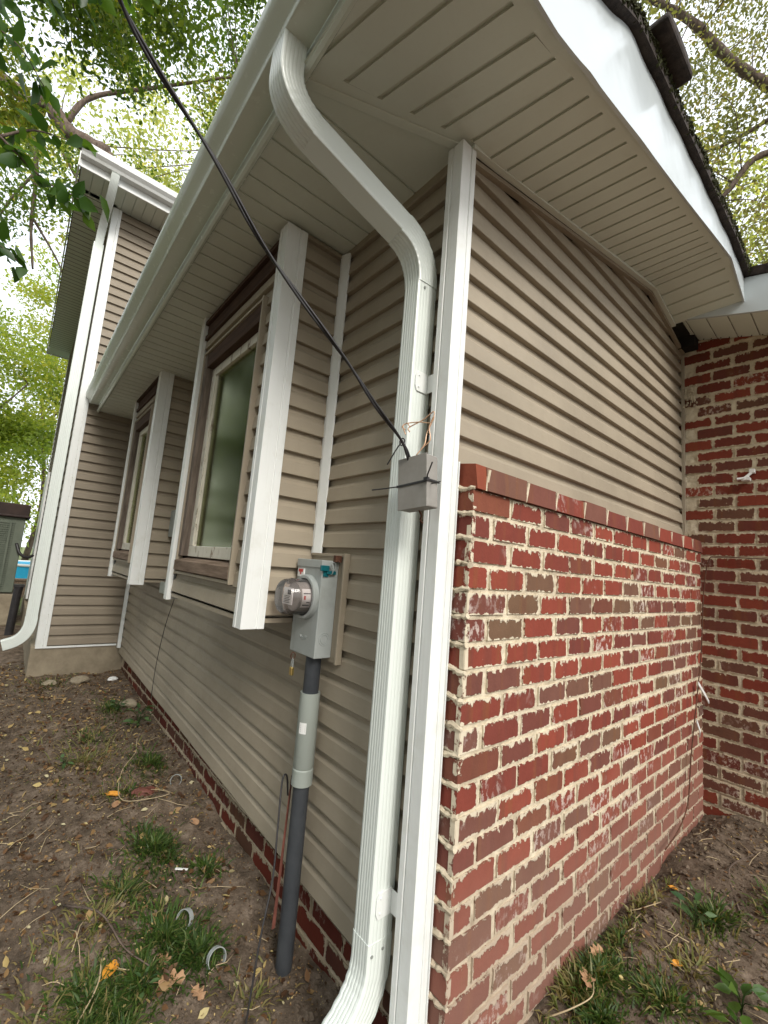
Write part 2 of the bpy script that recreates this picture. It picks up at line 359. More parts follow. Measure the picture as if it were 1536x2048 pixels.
# ---------------------------------------------------------------- ground
def gz(x, y):
    a = min(max((x+.15)/.3, 0), 1)      # 0 = along the siding wall, 1 = in front of the brick wall
    zl = -1.69+.04*min(max(-x-1.2, 0), 3)-.02*min(max(-y, 0), 1.5)
    zr = -1.66+.060*min(max(y, 0), 2.4)
    z = zl*(1-a)+zr*a
    z += .012*math.sin(3.1*x+1.3*y)*math.cos(2.3*y-x)+.006*math.sin(9*x-4*y)*math.sin(7*y+3*x)
    return z
def gz_fine(x, y):
    return gz(x, y)
def axis(segs):
    out = []
    for a, b, s_ in segs: out += list(np.arange(a, b, s_))
    return out+[segs[-1][1]]
xs = axis([(-90, -12, 6), (-12, -6, .5), (-6, -3, .06), (-3, 1.3, .022), (1.3, 3, .2), (3, 12, 1.5), (12, 90, 9)])
ys = axis([(-90, -12, 6), (-12, -3, 1), (-3, -1.3, .1), (-1.3, 2.6, .022), (2.6, 12, 1.2), (12, 90, 9)])
hx = rng.normal(size=(len(xs), len(ys)))
def smooth2(a, n):
    for _ in range(n): a = (a+np.roll(a, 1, 0)+np.roll(a, -1, 0)+np.roll(a, 1, 1)+np.roll(a, -1, 1))/5
    return a/a.std()
lump = smooth2(hx, 8)*.006+smooth2(rng.normal(size=hx.shape), 1)*.0022+smooth2(rng.normal(size=hx.shape), 40)*.010
mb = MB(); XA = np.array(xs); YA = np.array(ys); ZG = np.zeros((len(xs), len(ys)))
for i, x in enumerate(xs):
    for j, y in enumerate(ys):
        mound = .045*math.exp(-((x+1.12)**2+(y+.64)**2)/.025)     # clod of earth left of the grass
        k_ = lump[i, j] if (-6 < x < 1.4 and -3 < y < 2.7) else 0
        ZG[i, j] = gz(x, y)+k_+mound; mb.v.append((x, y, ZG[i, j]))
def gfull(x, y):
    i = int(np.clip(np.searchsorted(XA, x)-1, 0, len(XA)-2)); j = int(np.clip(np.searchsorted(YA, y)-1, 0, len(YA)-2))
    a = (x-XA[i])/(XA[i+1]-XA[i]); b = (y-YA[j])/(YA[j+1]-YA[j])
    return float((ZG[i, j]*(1-a)+ZG[i+1, j]*a)*(1-b)+(ZG[i, j+1]*(1-a)+ZG[i+1, j+1]*a)*b)
ny = len(ys)
for i in range(len(xs)-1):
    for j in range(ny-1): mb.f.append((i*ny+j, (i+1)*ny+j, (i+1)*ny+j+1, i*ny+j+1)); mb.m.append(0)
tag(mb.build('ground', MT['soil'], smooth=True, fix=False), kind='structure')

# ---------------------------------------------------------------- siding
P0 = -.005; PITCH = .0985
PROF = [(0.0, .0), (0.0, .0205), (.002, .0225), (.058, .0170), (.066, .0105), (.074, .0035), (.0985, .0012)]
def siding(mb_, o, uu, nn, u0, u1, z0, z1, holes=(), tilt=None, step=None):
    """horizontal laps on the plane through o: uu = horizontal unit vector, nn = outward normal. Courses lie on a shared grid."""
    o = Vector(o); uu = Vector(uu); nn = Vector(nn)
    k0 = math.floor((z0-P0)/PITCH); k1 = math.ceil((z1-P0)/PITCH)
    for k in range(k0, k1):
        zb = P0+k*PITCH
        spans = [(u0, u1)]
        for (a, b, c, d) in holes:
            if zb+.5*PITCH > c and zb+.5*PITCH < d: spans = [(u0, a), (b, u1)]
        for a, b in spans:
            if b-a < .004: continue
            n_ = 1 if not step else max(1, int((b-a)/step)); rings = []
            for q in range(n_+1):
                uq = a+(b-a)*q/n_
                ring = []
                for dz, out in PROF:
                    z = min(max(zb+dz, z0), z1)
                    zz = z+(tilt(uq, z) if tilt else 0)
                    w_ = .0012*math.sin(uq*5.1+k*1.7) if step else 0
                    ring.append(o+uu*uq+nn*(out+w_)+Vector((0, 0, zz-o.z)))
                rings.append(ring)
            mb_.loft(rings, closed=False, caps=False)
YW = -.035     # face of the siding, long wall
house = thing('house', 'single storey tan sided house corner with red brick dado and two boxed windows', 'house', (-.05, -.05, -1.65))
tl = lambda x, z: .0235*(-x-.37)*min(max((-.2-z)/1.2, 0), 1)
mb = MB(); siding(mb, (0, YW+.018, 0), (1, 0, 0), (0, -1, 0), -4.585, -.10, -1.483, 1.24, tilt=tl, step=.25)
mb.build('wall_siding', MT['siding'], house, fix=False)
mb = MB(); mb.box(-4.585, -.135, .0, .09, -1.365, 1.22); mb.box(-4.585, -.103, YW+.019, -.001, -1.25, 1.22); mb.box(-.24, -.14, .095, 2.40, -.1, 1.40)
mb.build('wall_core', MT['dark'], house)
# gable siding, clipped under the rake
mb = MB(); siding(mb, (-.1185, 0, 0), (0, 1, 0), (1, 0, 0), -.075, 2.383, .080, 1.75, step=.35)
ZR = 1.205+.215*1.74
mb.build('gable_siding', MT['siding'], house, fix=False, cuts=[((0, 0, 1.203), (0, -.215, 1)), ((0, 1.74, 1.577), (0, .245, 1))])
mb = MB(); mb.prism([(-.02, .1), (2.38, .1), (2.38, 1.39), (1.74, 1.54), (-.02, 1.17)], 'x', -.19, -.130); mb.build('gable_backing', MT['dark'], house)
# J channels round the gable siding
mb = MB(); mb.box(-.1, -.082, 2.370, 2.3855, .082, 1.40)
for a, b in (((-.03, 1.202), (1.74, 1.577)), ((1.74, 1.577), (2.384, 1.42))):
    mb.prism([(a[0], a[1]-.018), (b[0], b[1]-.018), (b[0], b[1]), (a[0], a[1])], 'x', -.101, -.078)
mb.build('siding_channel', MT['siding'], house)

# ---------------------------------------------------------------- bricks
class Bricks:
    def __init__(s): s.v = []; s.f = []; s.ua = []; s.ub = []; s.bc = []; s.mi = []
    def brick(s, P, Uv, Nv, u0, u1, z0, z1, c, prot=.0045, zdrop=0, ret=None):
        """a brick with its own faces, slightly uneven"""
        j = lambda a=.0016: random.uniform(-a, a)
        P = Vector(P); Uv = Vector(Uv); Nv = Vector(Nv); pr = prot+random.uniform(-.0015, .0025)
        fr = [P+Uv*(a+j())+Vector((0, 0, z+j(.0012)))+Nv*(pr+j(.0008)) for a, z in ((u0, z0), (u1, z0), (u1, z1), (u0, z1))]
        bk = [p-Nv*(pr+.012) for p in fr]
        Lx, H = u1-u0, z1-z0
        def add(q, ua, ub):
            n = len(s.v); s.v += [tuple(p) for p in q]; s.f.append((n, n+1, n+2, n+3)); s.ua += ua; s.ub += ub; s.bc += [c]*4; s.mi.append(0)
        UA = [(0, 0), (Lx, 0), (Lx, H), (0, H)]; UB = [(Lx, H), (0, H), (0, 0), (Lx, 0)]
        add(fr, UA, UB)
        for a, b in ((0, 1), (1, 2), (2, 3), (3, 0)):
            add([fr[a], bk[a], bk[b], fr[b]], [(.004, .004)]*4, [(.004, .004)]*4)
    def build(s, mb_, name, parent, bm_='brick'):
        """joins the bricks with the mortar faces in mb_ into one mesh"""
        off = wloc(parent); n = len(s.v)
        me = bpy.data.meshes.new(name)
        vv = [(a-off.x, b-off.y, c-off.z) for a, b, c in s.v+mb_.v]
        me.from_pydata(vv, [], s.f+[tuple(i+n for i in q) for q in mb_.f])
        me.materials.append(MT[bm_]); me.materials.append(MT['mortar'])
        me.polygons.foreach_set('material_index', s.mi+[1]*len(mb_.f))
        for nm, dat in (('ua', s.ua), ('ub', s.ub)):
            a = me.attributes.new(nm, 'FLOAT_VECTOR', 'POINT'); arr = np.zeros((len(vv), 3), 'f'); arr[:n, :2] = np.array(dat); a.data.foreach_set('vector', arr.ravel())
        a = me.attributes.new('bc', 'FLOAT', 'POINT'); arr = np.zeros(len(vv), 'f'); arr[:n] = s.bc; a.data.foreach_set('value', arr)
        o = bpy.data.objects.new(name, me); COL.objects.link(o); o.parent = parent
        bm = bmesh.new(); bm.from_mesh(me); bmesh.ops.recalc_face_normals(bm, faces=bm.faces); bm.to_mesh(me); bm.free()
        return o
def bcol(): return random.choice([random.uniform(0, .4), random.uniform(.05, .5), random.uniform(.1, .55), random.uniform(0, 1), random.uniform(.5, .95)])
def mortar_sheet(mb_, P, Uv, Nv, u0, u1, z0, z1, st=.018, amp=.0022):
    P = Vector(P); Uv = Vector(Uv); Nv = Vector(Nv); nu = max(2, int((u1-u0)/st)); nz = max(2, int((z1-z0)/st)); n = len(mb_.v)
    for i in range(nu+1):
        for k in range(nz+1):
            mb_.v.append(tuple(P+Uv*(u0+(u1-u0)*i/nu)+Vector((0, 0, z0+(z1-z0)*k/nz))+Nv*random.uniform(-amp, amp)))
    for i in range(nu):
        for k in range(nz): mb_.f.append((n+i*(nz+1)+k, n+(i+1)*(nz+1)+k, n+(i+1)*(nz+1)+k+1, n+i*(nz+1)+k+1)); mb_.m.append(0)
H = .079; BL = .207; J = .0150
# dado in front of the gable
B = Bricks(); mo = MB()
mortar_sheet(mo, (-.0065, 0, 0), (0, 1, 0), (1, 0, 0), .002, 2.392, -1.95, .0)
mortar_sheet(mo, (0, .0065, 0), (1, 0, 0), (0, -1, 0), -.105, -.002, -1.95, .0)
mo.box(-.10, -.0095, .0095, 2.385, -1.95, -.004)
for k in range(25):
    zt = -k*H-J/2; zb = -(k+1)*H+J/2; off = .0 if k % 2 == 0 else -BL/2
    uu_ = off
    c_first = bcol(); first = True
    while uu_ < 2.39:
        a = max(uu_+(.0105 if uu_ > 0.001 else 0), 0); b = min(uu_+BL-.0105, 2.388)
        jig = random.uniform(-.006, .006)
        c = c_first if first else bcol()
        if b-a > .03: B.brick((-.006, 0, 0), (0, 1, 0), (1, 0, 0), a+(jig if a > 0 else 0), b+(jig*.5 if b < 2.3 else 0), zb, zt, c)
        first = False; uu_ += BL
    B.brick((0, .006, 0), (-1, 0, 0), (0, -1, 0), 0.0, .108, zb, zt, c_first)
    # buttered mortar beads standing proud on the return face
    if k < 22:
        pts = []
        for q in range(9):
            xq = .004-q*.0115; pts.append((xq, -.003-random.uniform(0, .004), zt+J*.5+random.uniform(-.003, .002)-.004*math.sin(q*.7+k)))
        rr = [random.uniform(.004, .0115) for _ in pts]; mo.tube([(a, b+.0075, c) for a, b, c in pts], rr, 7)
B.build(mo, 'brick_dado', house)
# sloping rowlock cap
cp = Bricks(); mo = MB()
edges = [0, .052, .280, .481, .712, .927, 1.150, 1.362, 1.578, 1.780, 1.989, 2.17, 2.388]
def capz(x): return .074+(.0-x)*.10
for i in range(len(edges)-1):
    a, b = edges[i]+.005, edges[i+1]-.005
    c = bcol()*.7; lo = -.004; hi = .072+random.uniform(-.004, .004); pr = .012+random.uniform(-.002, .003)
    sk = -.018 if i > 0 else 0
    fr = [Vector((pr, a, lo)), Vector((pr, b, lo)), Vector((pr-.012, b+sk*0+.018, hi)), Vector((pr-.012, a+(.018 if i > 1 else 0), hi))]
    bk = [Vector((-.092, p.y, p.z+(.012 if p.z > .02 else 0))) for p in fr]
    Lx = b-a
    def add(q, ua, ub):
        n = len(cp.v); cp.v += [tuple(p) for p in q]; cp.f.append((n, n+1, n+2, n+3)); cp.ua += ua; cp.ub += ub; cp.bc += [c]*4; cp.mi.append(0)
    add(fr, [(0.02, .02), (Lx, .02), (Lx, .09), (0.02, .09)], [(Lx, .09), (.02, .09), (.02, .02), (Lx, .02)])
    add([fr[3], fr[2], bk[2], bk[3]], [(.03, .03)]*4, [(.03, .03)]*4)
    add([fr[0], fr[3], bk[3], bk[0]], [(.03, .03)]*4, [(.02, .012), (.02, .012), (.03, .03), (.03, .03)])
    add([fr[1], fr[2], bk[2], bk[1]], [(.03, .03)]*4, [(.03, .03)]*4)
    add([fr[0], fr[1], bk[1], bk[0]], [(.03, .03)]*4, [(.03, .03)]*4)
    if i: 
        e = edges[i]; mo.prism([(e-.006, -.004), (e+.006, -.004), (e+.021, .066), (e+.010, .066)], 'x', -.09, .010)
mo.box(-.09, -.004, .01, 2.386, -.004, .060)
cp.build(mo, 'brick_cap', house)
# low brick foundation below the long wall
B = Bricks(); mo = MB()
mortar_sheet(mo, (0, .012, 0), (1, 0, 0), (0, -1, 0), -4.6, -.10, -1.95, -1.36, .03)
for k in range(7):
    zt = -1.372-k*H; uu_ = -4.6+(BL/2 if k % 2 else 0)
    while uu_ < -.1:
        B.brick((0, .012, 0), (1, 0, 0), (0, -1, 0), uu_+.007, min(uu_+BL-.007, -.10), zt-H+J, zt, .25+.5*random.random()); uu_ += BL
fo = B.build(mo, 'brick_foundation', house, 'brick_shaded')

# ---------------------------------------------------------------- posts, bays and windows
def post(mb_, x, y, z0, z1, sx, sy, wx=.067, wy=.067):
    """outside corner trim, arris at (x, y); legs run back along sx (x) and sy (y)"""
    pr = [(0, 0), (0, .62), (.004, .64), (.004, .68), (-.001, .70), (-.001, 1.0), (.024, 1.0)]
    out = [(x-sx*0+(-sx)*(-0), y)]
    poly = []
    for d, q in reversed(pr): poly.append((x+sx*d, y+sy*q*wy))        # face parallel to y
    for d, q in pr[1:]: poly.append((x+sx*q*wx, y+sy*d))
    poly.append((x+sx*.024, y+sy*.024))
    mb_.prism(poly, 'z', z0, z1)
mb = MB(); post(mb, -.058, -.082, -1.66, 1.205, -1, 1, .067, .070)
mb.build('corner_post', MT['white'], house, bevel=.0012)
mb = MB(); mb.box(-.066, -.053, -.0115, -.007, -1.60, .085); mb.build('post_flashing', MT['white'], house)

def sash_window(parent, xl, xr_, bay_label):
    """weathered casing, peeling sash and glass between xl (left) and xr_ (right) on the bay front"""
    yf = -.335; z0, z1 = -.392, .925
    w = MB()
    wl, wr = xl+.02, xr_-.02
    w.box(xl, xl+.012, yf-.004, yf+.03, z0, z1); w.box(xr_-.012, xr_, yf-.010, yf+.03, z0, z1)
    w.box(xl+.012, xr_-.012, yf-.004, yf+.03, z1-.012, z1); w.box(xl+.012, xr_-.012, yf-.004, yf+.03, z0, z0+.014)
    win = w.build('window', MT['siding'], parent, bevel=.001)
    c = MB()
    c.box(xl+.0125, xl+.058, yf+.004, yf+.10, z0+.10, z1-.013); c.build('casing', MT['wood'], win, bevel=.003)
    c = MB(); c.box(xr_-.052, xr_-.0125, yf+.004, yf+.10, z0+.10, z1-.013); c.build('casing', MT['wood'], win, bevel=.003)
    c = MB(); c.box(xl+.0585, xr_-.0525, yf+.006, yf+.10, z1-.10, z1-.0135); c.build('head_casing', MT['wood_red'], win, bevel=.003)
    c = MB(); c.prism([(yf-.012, z0+.020), (yf+.10, z0+.035), (yf+.10, z0+.105), (yf-.012, z0+.075)], 'x', xl+.013, xr_-.013)
    c.box(xl+.03, xr_-.03, yf+.0, yf+.03, z0+.0145, z0+.022)
    c.build('sill', MT['wood_h'], win, bevel=.003)
    s_ = MB(); ys0, ys1 = yf+.042, yf+.066; a, b = xl+.059, xr_-.053; zb, zt = z0+.100, z1-.101
    s_.box(a, a+.062, ys0, ys1, zb+.06, zt-.05); s_.box(b-.045, b, ys0, ys1, zb+.06, zt-.05)
    s_.box(a, b, ys0, ys1, zb, zb+.0595); s_.box(a, b, ys0, ys1, zt-.0495, zt)
    s_.box(a+.055, a+.07, ys0+.008, ys1+.004, zb+.05, zt-.04)
    s_.build('sash', MT['peel'], win, bevel=.003)
    s_ = MB(); s_.box(a+.05, b-.03, ys1-.006, ys1-.002, zb+.04, zt-.03); s_.build('glass', MT['glass'], win)
    s_ = MB(); s_.box(a+.0, b, ys1+.012, ys1+.016, zb, zt); s_.build('blind', MT['curtain'], win)
def bay(x0, x1, first):
    yf = -.320; zb, zt = -.505, 1.20
    m_ = MB()
    siding(m_, (0, yf+.018, 0), (1, 0, 0), (0, -1, 0), x0+.045, x1-.045, zb, 1.03, holes=[(x0+.105, x1-.165, -.392, .925)])
    siding(m_, (x1-.018, 0, 0), (0, 1, 0), (1, 0, 0), yf+.03, YW-.004, zb, zt)
    siding(m_, (x0+.018, 0, 0), (0, 1, 0), (-1, 0, 0), yf+.03, YW-.004, zb, zt)
    # lower starter strips
    m_.box(x0+.06, x1-.06, yf-.002, yf+.02, zb-.022, zb-.002); m_.box(x1-.02, x1-.002, yf+.05, YW-.002, zb-.022, zb-.002)
    b_ = m_.build('window_bay', MT['siding'], house, fix=False)
    m_ = MB(); m_.box(x0+.03, x1-.03, yf+.022, YW-.02, zb-.012, zb+.0); m_.box(x0+.022, x0+.105, yf+.02, YW, zb+.002, 1.19); m_.box(x1-.165, x1-.022, yf+.02, YW, zb+.002, 1.19)
    m_.box(x0+.106, x1-.166, yf+.02, YW, .93, 1.19); m_.box(x0+.106, x1-.166, yf+.02, YW, zb+.002, -.395)
    m_.build('bay_core', MT['dark'], b_)
    m_ = MB(); post(m_, x1+.0105, yf-.024, -.548, 1.19, -1, 1, .075, .098); m_.build('corner_trim', MT['white'], b_, bevel=.001)
    m_ = MB(); post(m_, x0-.0105, yf-.024, -.548, 1.19, 1, 1, .060, .098); m_.build('corner_trim', MT['white'], b_, bevel=.001)
    m_ = MB(); m_.box(x0+.058, x1-.072, yf-.014, yf+.015, 1.032, 1.062); m_.box(x0+.058, x1-.072, yf-.004, yf+.015, 1.064, 1.128); m_.box(x0+.058, x1-.072, yf-.022, yf+.015, 1.130, 1.155)
    m_.build('header_board', MT['wood_red'], b_, bevel=.002)
    sash_window(b_, x0+.105, x1-.165, first)
    m_ = MB(); m_.prism([(x1-.003, YW-.0005), (x1-.003, YW-.022), (x1+.014, YW-.022), (x1+.052, YW-.008), (x1+.052, YW-.0005)], 'z', -.232 if first else -.5, 1.19)
    m_.build('inside_trim', MT['white'], b_, bevel=.001)
bay(-1.935, -.822, True); bay(-3.945, -2.955, False)
mb = MB(); mb.prism([(-4.579, YW-.0005), (-4.579, YW-.03), (-4.545, YW-.03), (-4.535, YW-.006), (-4.535, YW-.0005)], 'z', -1.33, 1.1); mb.build('inside_corner_trim', MT['white'], house, bevel=.001)

# ---------------------------------------------------------------- long eave: soffit, fascia, gutter
def ze(x): return 1.228+.020*min(x, 0)
mb = MB(); gr = MB()
x = -4.585; i = 0
while x < -.32:
    b = min(x+.0985, -.31)
    def q(x_, y_, dz=0): return (x_, y_, ze(x_)+dz)
    mb.face([q(x+.012, -.565), q(b, -.565), q(b, YW), q(x+.012, YW)])
    mb.face([q(x, -.565, .008), q(x+.012, -.565), q(x+.012, YW), q(x, YW, .008)])
    mb.face([q(x, -.565, .008), q(x, YW, .008), q(x, YW), q(x, -.565)])
    x = b
# plain return piece at the corner and trim along the wall
mb.face([(-.31, -.575, ze(-.31)), (-.27, -.575, ze(-.27)), (-.065, -.03, ze(-.07)), (-.31, -.03, ze(-.31))])
mb.build('eave_soffit', MT['soffit'], house, fix=False)
mb = MB()
n_ = 24
for prof in ([(-.560, -.004), (-.566, -.014), (-.576, -.018), (-.586, -.012), (-.589, .0), (-.585, .012), (-.578, .02), (-.578, .085), (-.560, .085)],):
    rings = [[(xx, a, ze(xx)+b) for a, b in prof] for xx in np.linspace(-4.58, .26, n_)]
    mb.loft(rings)
mb.build('eave_fascia', MT['gutter'], house, smooth='auto')
gp = [(-.581, .060), (-.655, .055), (-.661, .058), (-.664, .066), (-.664, .078), (-.674, .092), (-.694, .108), (-.705, .125), (-.707, .158), (-.700, .168), (-.690, .168), (-.690, .160), (-.697, .150), (-.655, .072), (-.581, .070)]
mb = MB()
mb.loft([[(xx, a, ze(xx)+b) for a, b in gp] for xx in np.linspace(-4.56, .30, n_)])
mb.build('gutter', MT['gutter'], house, smooth='auto')
mb = MB(); mb.prism([(a, ze(-4.5)+b) for a, b in gp[:10]]+[(-.581, ze(-4.5)+.168)], 'x', -4.573, -4.562); mb.build('gutter_end_cap', MT['white'], house)

# ---------------------------------------------------------------- gable soffit, rake fascia, roof
def zin(y): return 1.2235 if y < .053 else zin_(y)
def zou(y): return max(1.206, zou_(y))
def zin_(y): return 1.212+.215*y if y < 1.745 else 1.212+.215*1.745-.238*(y-1.745)
def zou_(y): return 1.236+.217*y if y < 1.776 else 1.236+.217*1.776-.36*(y-1.776)
mb = MB()
def sp(t_, y_, dz=0):    # t_ 0 at the wall, 1 at the fascia; boards run slightly askew
    yy = y_+.085*t_*(1 if y_ < 1.2 else max(0, (1.9-y_)/.7)) ; yy = min(yy, 2.10)
    return (-.078+(.308+.078)*t_, yy, zin(yy)*(1-t_)+zou(yy)*t_+dz)
yy = -.350-2*.0985; bnd = []
while yy < 2.08: bnd.append(yy); yy += .0985
bnd.append(2.10)
def spx(t_, y_, dz=0):
    """like sp, but cut back to the diagonal joint from (-.30,-.575) to (-.09,-.045)"""
    p = sp(t_, y_, dz); q = sp(1, y_, dz)
    lim = lambda yv: -.30+.21*(min(max(yv, -.575), -.045)+.575)/.53
    if y_ > .0: return p
    # walk along the board line until the diagonal
    best = None
    for k in range(200):
        w_ = k/200; X_ = (-.36*(1-w_)+.308*w_); Y_ = y_+.085*((X_+.078)/.386)
        if X_ >= lim(Y_): best = (X_, Y_); break
    s_ = (best[0]*(1-t_)+.308*t_, best[1]*(1-t_)+q[1]*t_); return (s_[0], s_[1], zin(s_[1])*(1-t_)+zou(s_[1])*t_+dz)
for a, b in zip(bnd[:-1], bnd[1:]):
    s0 = .06 if a > 0 else .085; s1 = .90; w_ = .015
    for t1, t2, groove in ((0, s0, 0), (s0, s1, 1), (s1, 1.0, 0)):
        if groove:
            mb.face([spx(t1, a+w_), spx(t2, a+w_), spx(t2, b), spx(t1, b)])
            mb.face([spx(t1, a, .010), spx(t2, a, .010), spx(t2, a+w_, .010), spx(t1, a+w_, .010)], 1)
            mb.face([spx(t1, a+w_, .010), spx(t2, a+w_, .010), spx(t2, a+w_), spx(t1, a+w_)], 1)
            mb.face([spx(t1, a, .010), spx(t1, a), spx(t2, a), spx(t2, a, .010)], 1)
            mb.face([spx(t2, a), spx(t2, a+w_), spx(t2, a+w_, .010), spx(t2, a, .010)], 1)
            mb.face([spx(t1, a), spx(t1, a+w_), spx(t1, a+w_, .010), spx(t1, a, .010)], 1)
        else:
            mb.face([spx(t1, a), spx(t2, a), spx(t2, b), spx(t1, b)])
mb.face([(-.30, -.575, 1.2236), spx(0, bnd[0]), spx(1, bnd[0]), (.308, -.575, 1.206)])
mb.build('gable_soffit', [MT['soffit'], MT['groove']], house, fix=False)
mb = MB()      # joint cover strip between the two soffits
mb.prism([(-.325, -.585), (-.292, -.585), (-.078, -.045), (-.111, -.045)], 'z', 1.2175, 1.2225)
mb.build('soffit_joint_strip', MT['soffit'], house, bevel=.002)
mb = MB()      # thin moulding between soffit and gable wall
for a, b in ((-.03, 1.745), (1.745, 2.10)):
    mb.prism([(a, zin(a)-.016), (b, zin(b)-.016), (b, zin(b)-.001), (a, zin(a)-.001)], 'x', -.0775, -.052)
mb.build('gable_moulding', MT['soffit'], house, bevel=.002)
# fascia with a bent, crumpled cap
up = [(-.62, 1.392), (-.3, 1.432), (.06, 1.535), (.33, 1.672), (.39, 1.683), (.82, 1.686), (1.441, 1.692), (1.776, 1.70), (2.10, 1.652)]
def zup(y):
    for (a, za), (b, zb) in zip(up[:-1], up[1:]):
        if y <= b: return za+(zb-za)*(y-a)/(b-a)
    return up[-1][1]
mb = MB(); rows = []
for y in np.linspace(-.585, 2.10, 90):
    lo, hi = zou(y)-.012, zup(y); ring = []
    for k in range(9):
        t_ = k/8; crease = .003*math.exp(-((y-.05-.22*t_)/.05)**2)+.0015*math.exp(-((y-.45+.1*t_)/.10)**2)+.001*math.sin(y*5+t_*2)
        ring.append((.310+crease+.0015*math.sin(y*23)*t_, y, lo+(hi-lo)*t_))
    rows.append([(.300, y, lo), ]+ring+[(.300, y, hi)])
mb.loft(rows, closed=False, caps=False); mb.build('rake_fascia', MT['fascia'], house, smooth='auto', fix=False)
mb = MB()
mb.prism([(-.60, zou(-.60)), (1.776, zou(1.776)), (2.09, zou(2.09)), (2.09, 1.64), (1.776, 1.69), (.39, 1.675), (.06, 1.52), (-.60, 1.385)], 'x', .288, .299); mb.build('rake_board', MT['wood'], house)
mb = MB()
prof = [(-.625, 1.400)]+[(a, b+.004) for a, b in up[1:]]+[(2.6, 1.60), (6.0, .9), (6.0, .95), (2.6, 1.66), (2.10, 1.70), (1.78, 1.752), (1.44, 1.745), (.82, 1.735), (.37, 1.73), (.06, 1.588), (-.3, 1.475), (-.635, 1.425)]
mb.prism(prof, 'x', -4.58, .340)
mb.build('roof', MT['shingle'], house)
mb = MB()      # ragged moss and shingle butts on the verge
for k in range(1500):
    y = random.uniform(-.35, 2.12); s_ = random.uniform(.003, .009)
    mb.box(-s_, s_*random.uniform(.3, 1.2), -s_, s_, -s_*.6, s_*.6, 0, Matrix.Translation((.338+random.uniform(-.006, .003), y, zup(y)+random.choice((random.uniform(.008, .06), random.uniform(.045, .066)))))@Matrix.Rotation(random.uniform(0, 3), 4, 'X')@Matrix.Rotation(random.uniform(0, 1), 4, 'Z'))
mb.build('verge_moss', MT['moss'], house, fix=False)
# weathered vent hood standing at the roof edge
vent = thing('roof_vent', 'dark squat box vent standing on the edge of the shingle roof', 'roof vent', (.25, .75, 1.73))
mb = MB(); mb.box(.10, .325, .50, .68, 1.70, 1.752); mb.build('vent_body', MT['shingle'], vent, bevel=.01)
mb = MB(); mb.prism([(.44, 1.748), (.735, 1.748), (.725, 1.775), (.66, 1.805), (.52, 1.808), (.45, 1.785)], 'x', .08, .400); mb.build('vent_hood', MT['shingle'], vent, bevel=.012)

# ---------------------------------------------------------------- downspout
def ds_profile(w, d, ribs=True):
    """rectangle with rounded corners and corrugated faces; (a, b): a across x, b depth"""
    out = []; n_ = 26
    for side in range(4):
        for k in range(n_):
            t_ = k/n_
            if side == 0: a, b, nx, ny, ln = -w/2+w*t_, -d/2, 0, -1, w
            elif side == 1: a, b, nx, ny, ln = w/2, -d/2+d*t_, 1, 0, d
            elif side == 2: a, b, nx, ny, ln = w/2-w*t_, d/2, 0, 1, w
            else: a, b, nx, ny, ln = -w/2, d/2-d*t_, -1, 0, d
            c = .0
            if ribs and .16 < t_ < .84: c = (-.0022 if side in (0, 2) else -.0012)*max(0, math.sin((t_-.16)/.68*math.pi*9))**2
            e = min(t_, 1-t_)*ln
            if e < .009: c -= (.009-e)**2/.009*.42
            out.append((a+nx*c, b+ny*c))
    return out
def sweep(mb_, path, prof, scales=None):
    X = Vector((1, 0, 0)); rings = []
    path = [Vector(p) for p in path]
    for i, p in enumerate(path):
        t_ = (path[min(i+1, len(path)-1)]-path[max(i-1, 0)]).normalized()
        a = (X-t_*X.dot(t_)).normalized(); b = a.cross(t_)
        s_ = scales[i] if scales else 1
        rings.append([p+(a*q[0]+b*q[1])*s_ for q in prof])
    mb_.loft(rings)
def bez(p0, p1, p2, n):
    p0, p1, p2 = Vector(p0), Vector(p1), Vector(p2)
    return [(1-t)**2*p0+2*t*(1-t)*p1+t*t*p2 for t in [k/n for k in range(n+1)]]
spout = thing('downspout', 'white ribbed downspout dropping from the eave gutter beside the brick corner', 'downspout', (-.2175, -.083, -1.3))
pf = ds_profile(.076, .088)
top = bez((-.300, -.625, 1.19), (-.300, -.622, 1.092), (-.290, -.510, 1.050), 30)
topp = [(-.300, -.622, 1.30), (-.300, -.624, 1.25)]+top
sc = [1.0, 1.0]+[1.0+.024*(max(0, math.sin(i*1.571)) if 3 < i < 27 else 0) for i in range(len(top))]
pe = ds_profile(.088, .078)
mb = MB(); sweep(mb, topp, pe, sc); mb.build('upper_elbow', MT['spout'], spout, smooth='auto')
A_, B_ = Vector((-.2905, -.520, 1.054)), Vector((-.231, -.168, .893))
mb = MB(); sweep(mb, [A_, A_.lerp(B_, .5), B_], ds_profile(.088, .084, False), [.97]*3); mb.build('offset_pipe', MT['spout'], spout, smooth='auto')
el = bez((-.234, -.186, .901), (-.2175, -.088, .856), (-.2175, -.083, .72), 33)
pe2 = ds_profile(.085, .090)
mb = MB(); sweep(mb, el, pe2, [1.0+.024*(max(0, math.sin(i*1.571)) if 6 < i < 27 else 0)-.04*(i/33)**2 for i in range(len(el))]); mb.build('lower_elbow', MT['spout'], spout, smooth='auto')
mb = MB(); sweep(mb, [(-.2175, -.083, z) for z in np.linspace(.75, -1.42, 9)], pf); mb.build('pipe', MT['spout'], spout, smooth='auto')
ft = [Vector((-.2175, -.083, -1.33))]+bez((-.2175, -.083, -1.395), (-.2175, -.085, -1.53), (-.2175, -.29, -1.625), 22)+[Vector((-.2175, -.37, -1.650))]
mb = MB(); sweep(mb, ft, pf, [1.035]*3+[1.035+.022*math.sin(i*2.1) for i in range(len(ft)-5)]+[1.04]*2); mb.build('foot_elbow', MT['spout'], spout, smooth='auto')
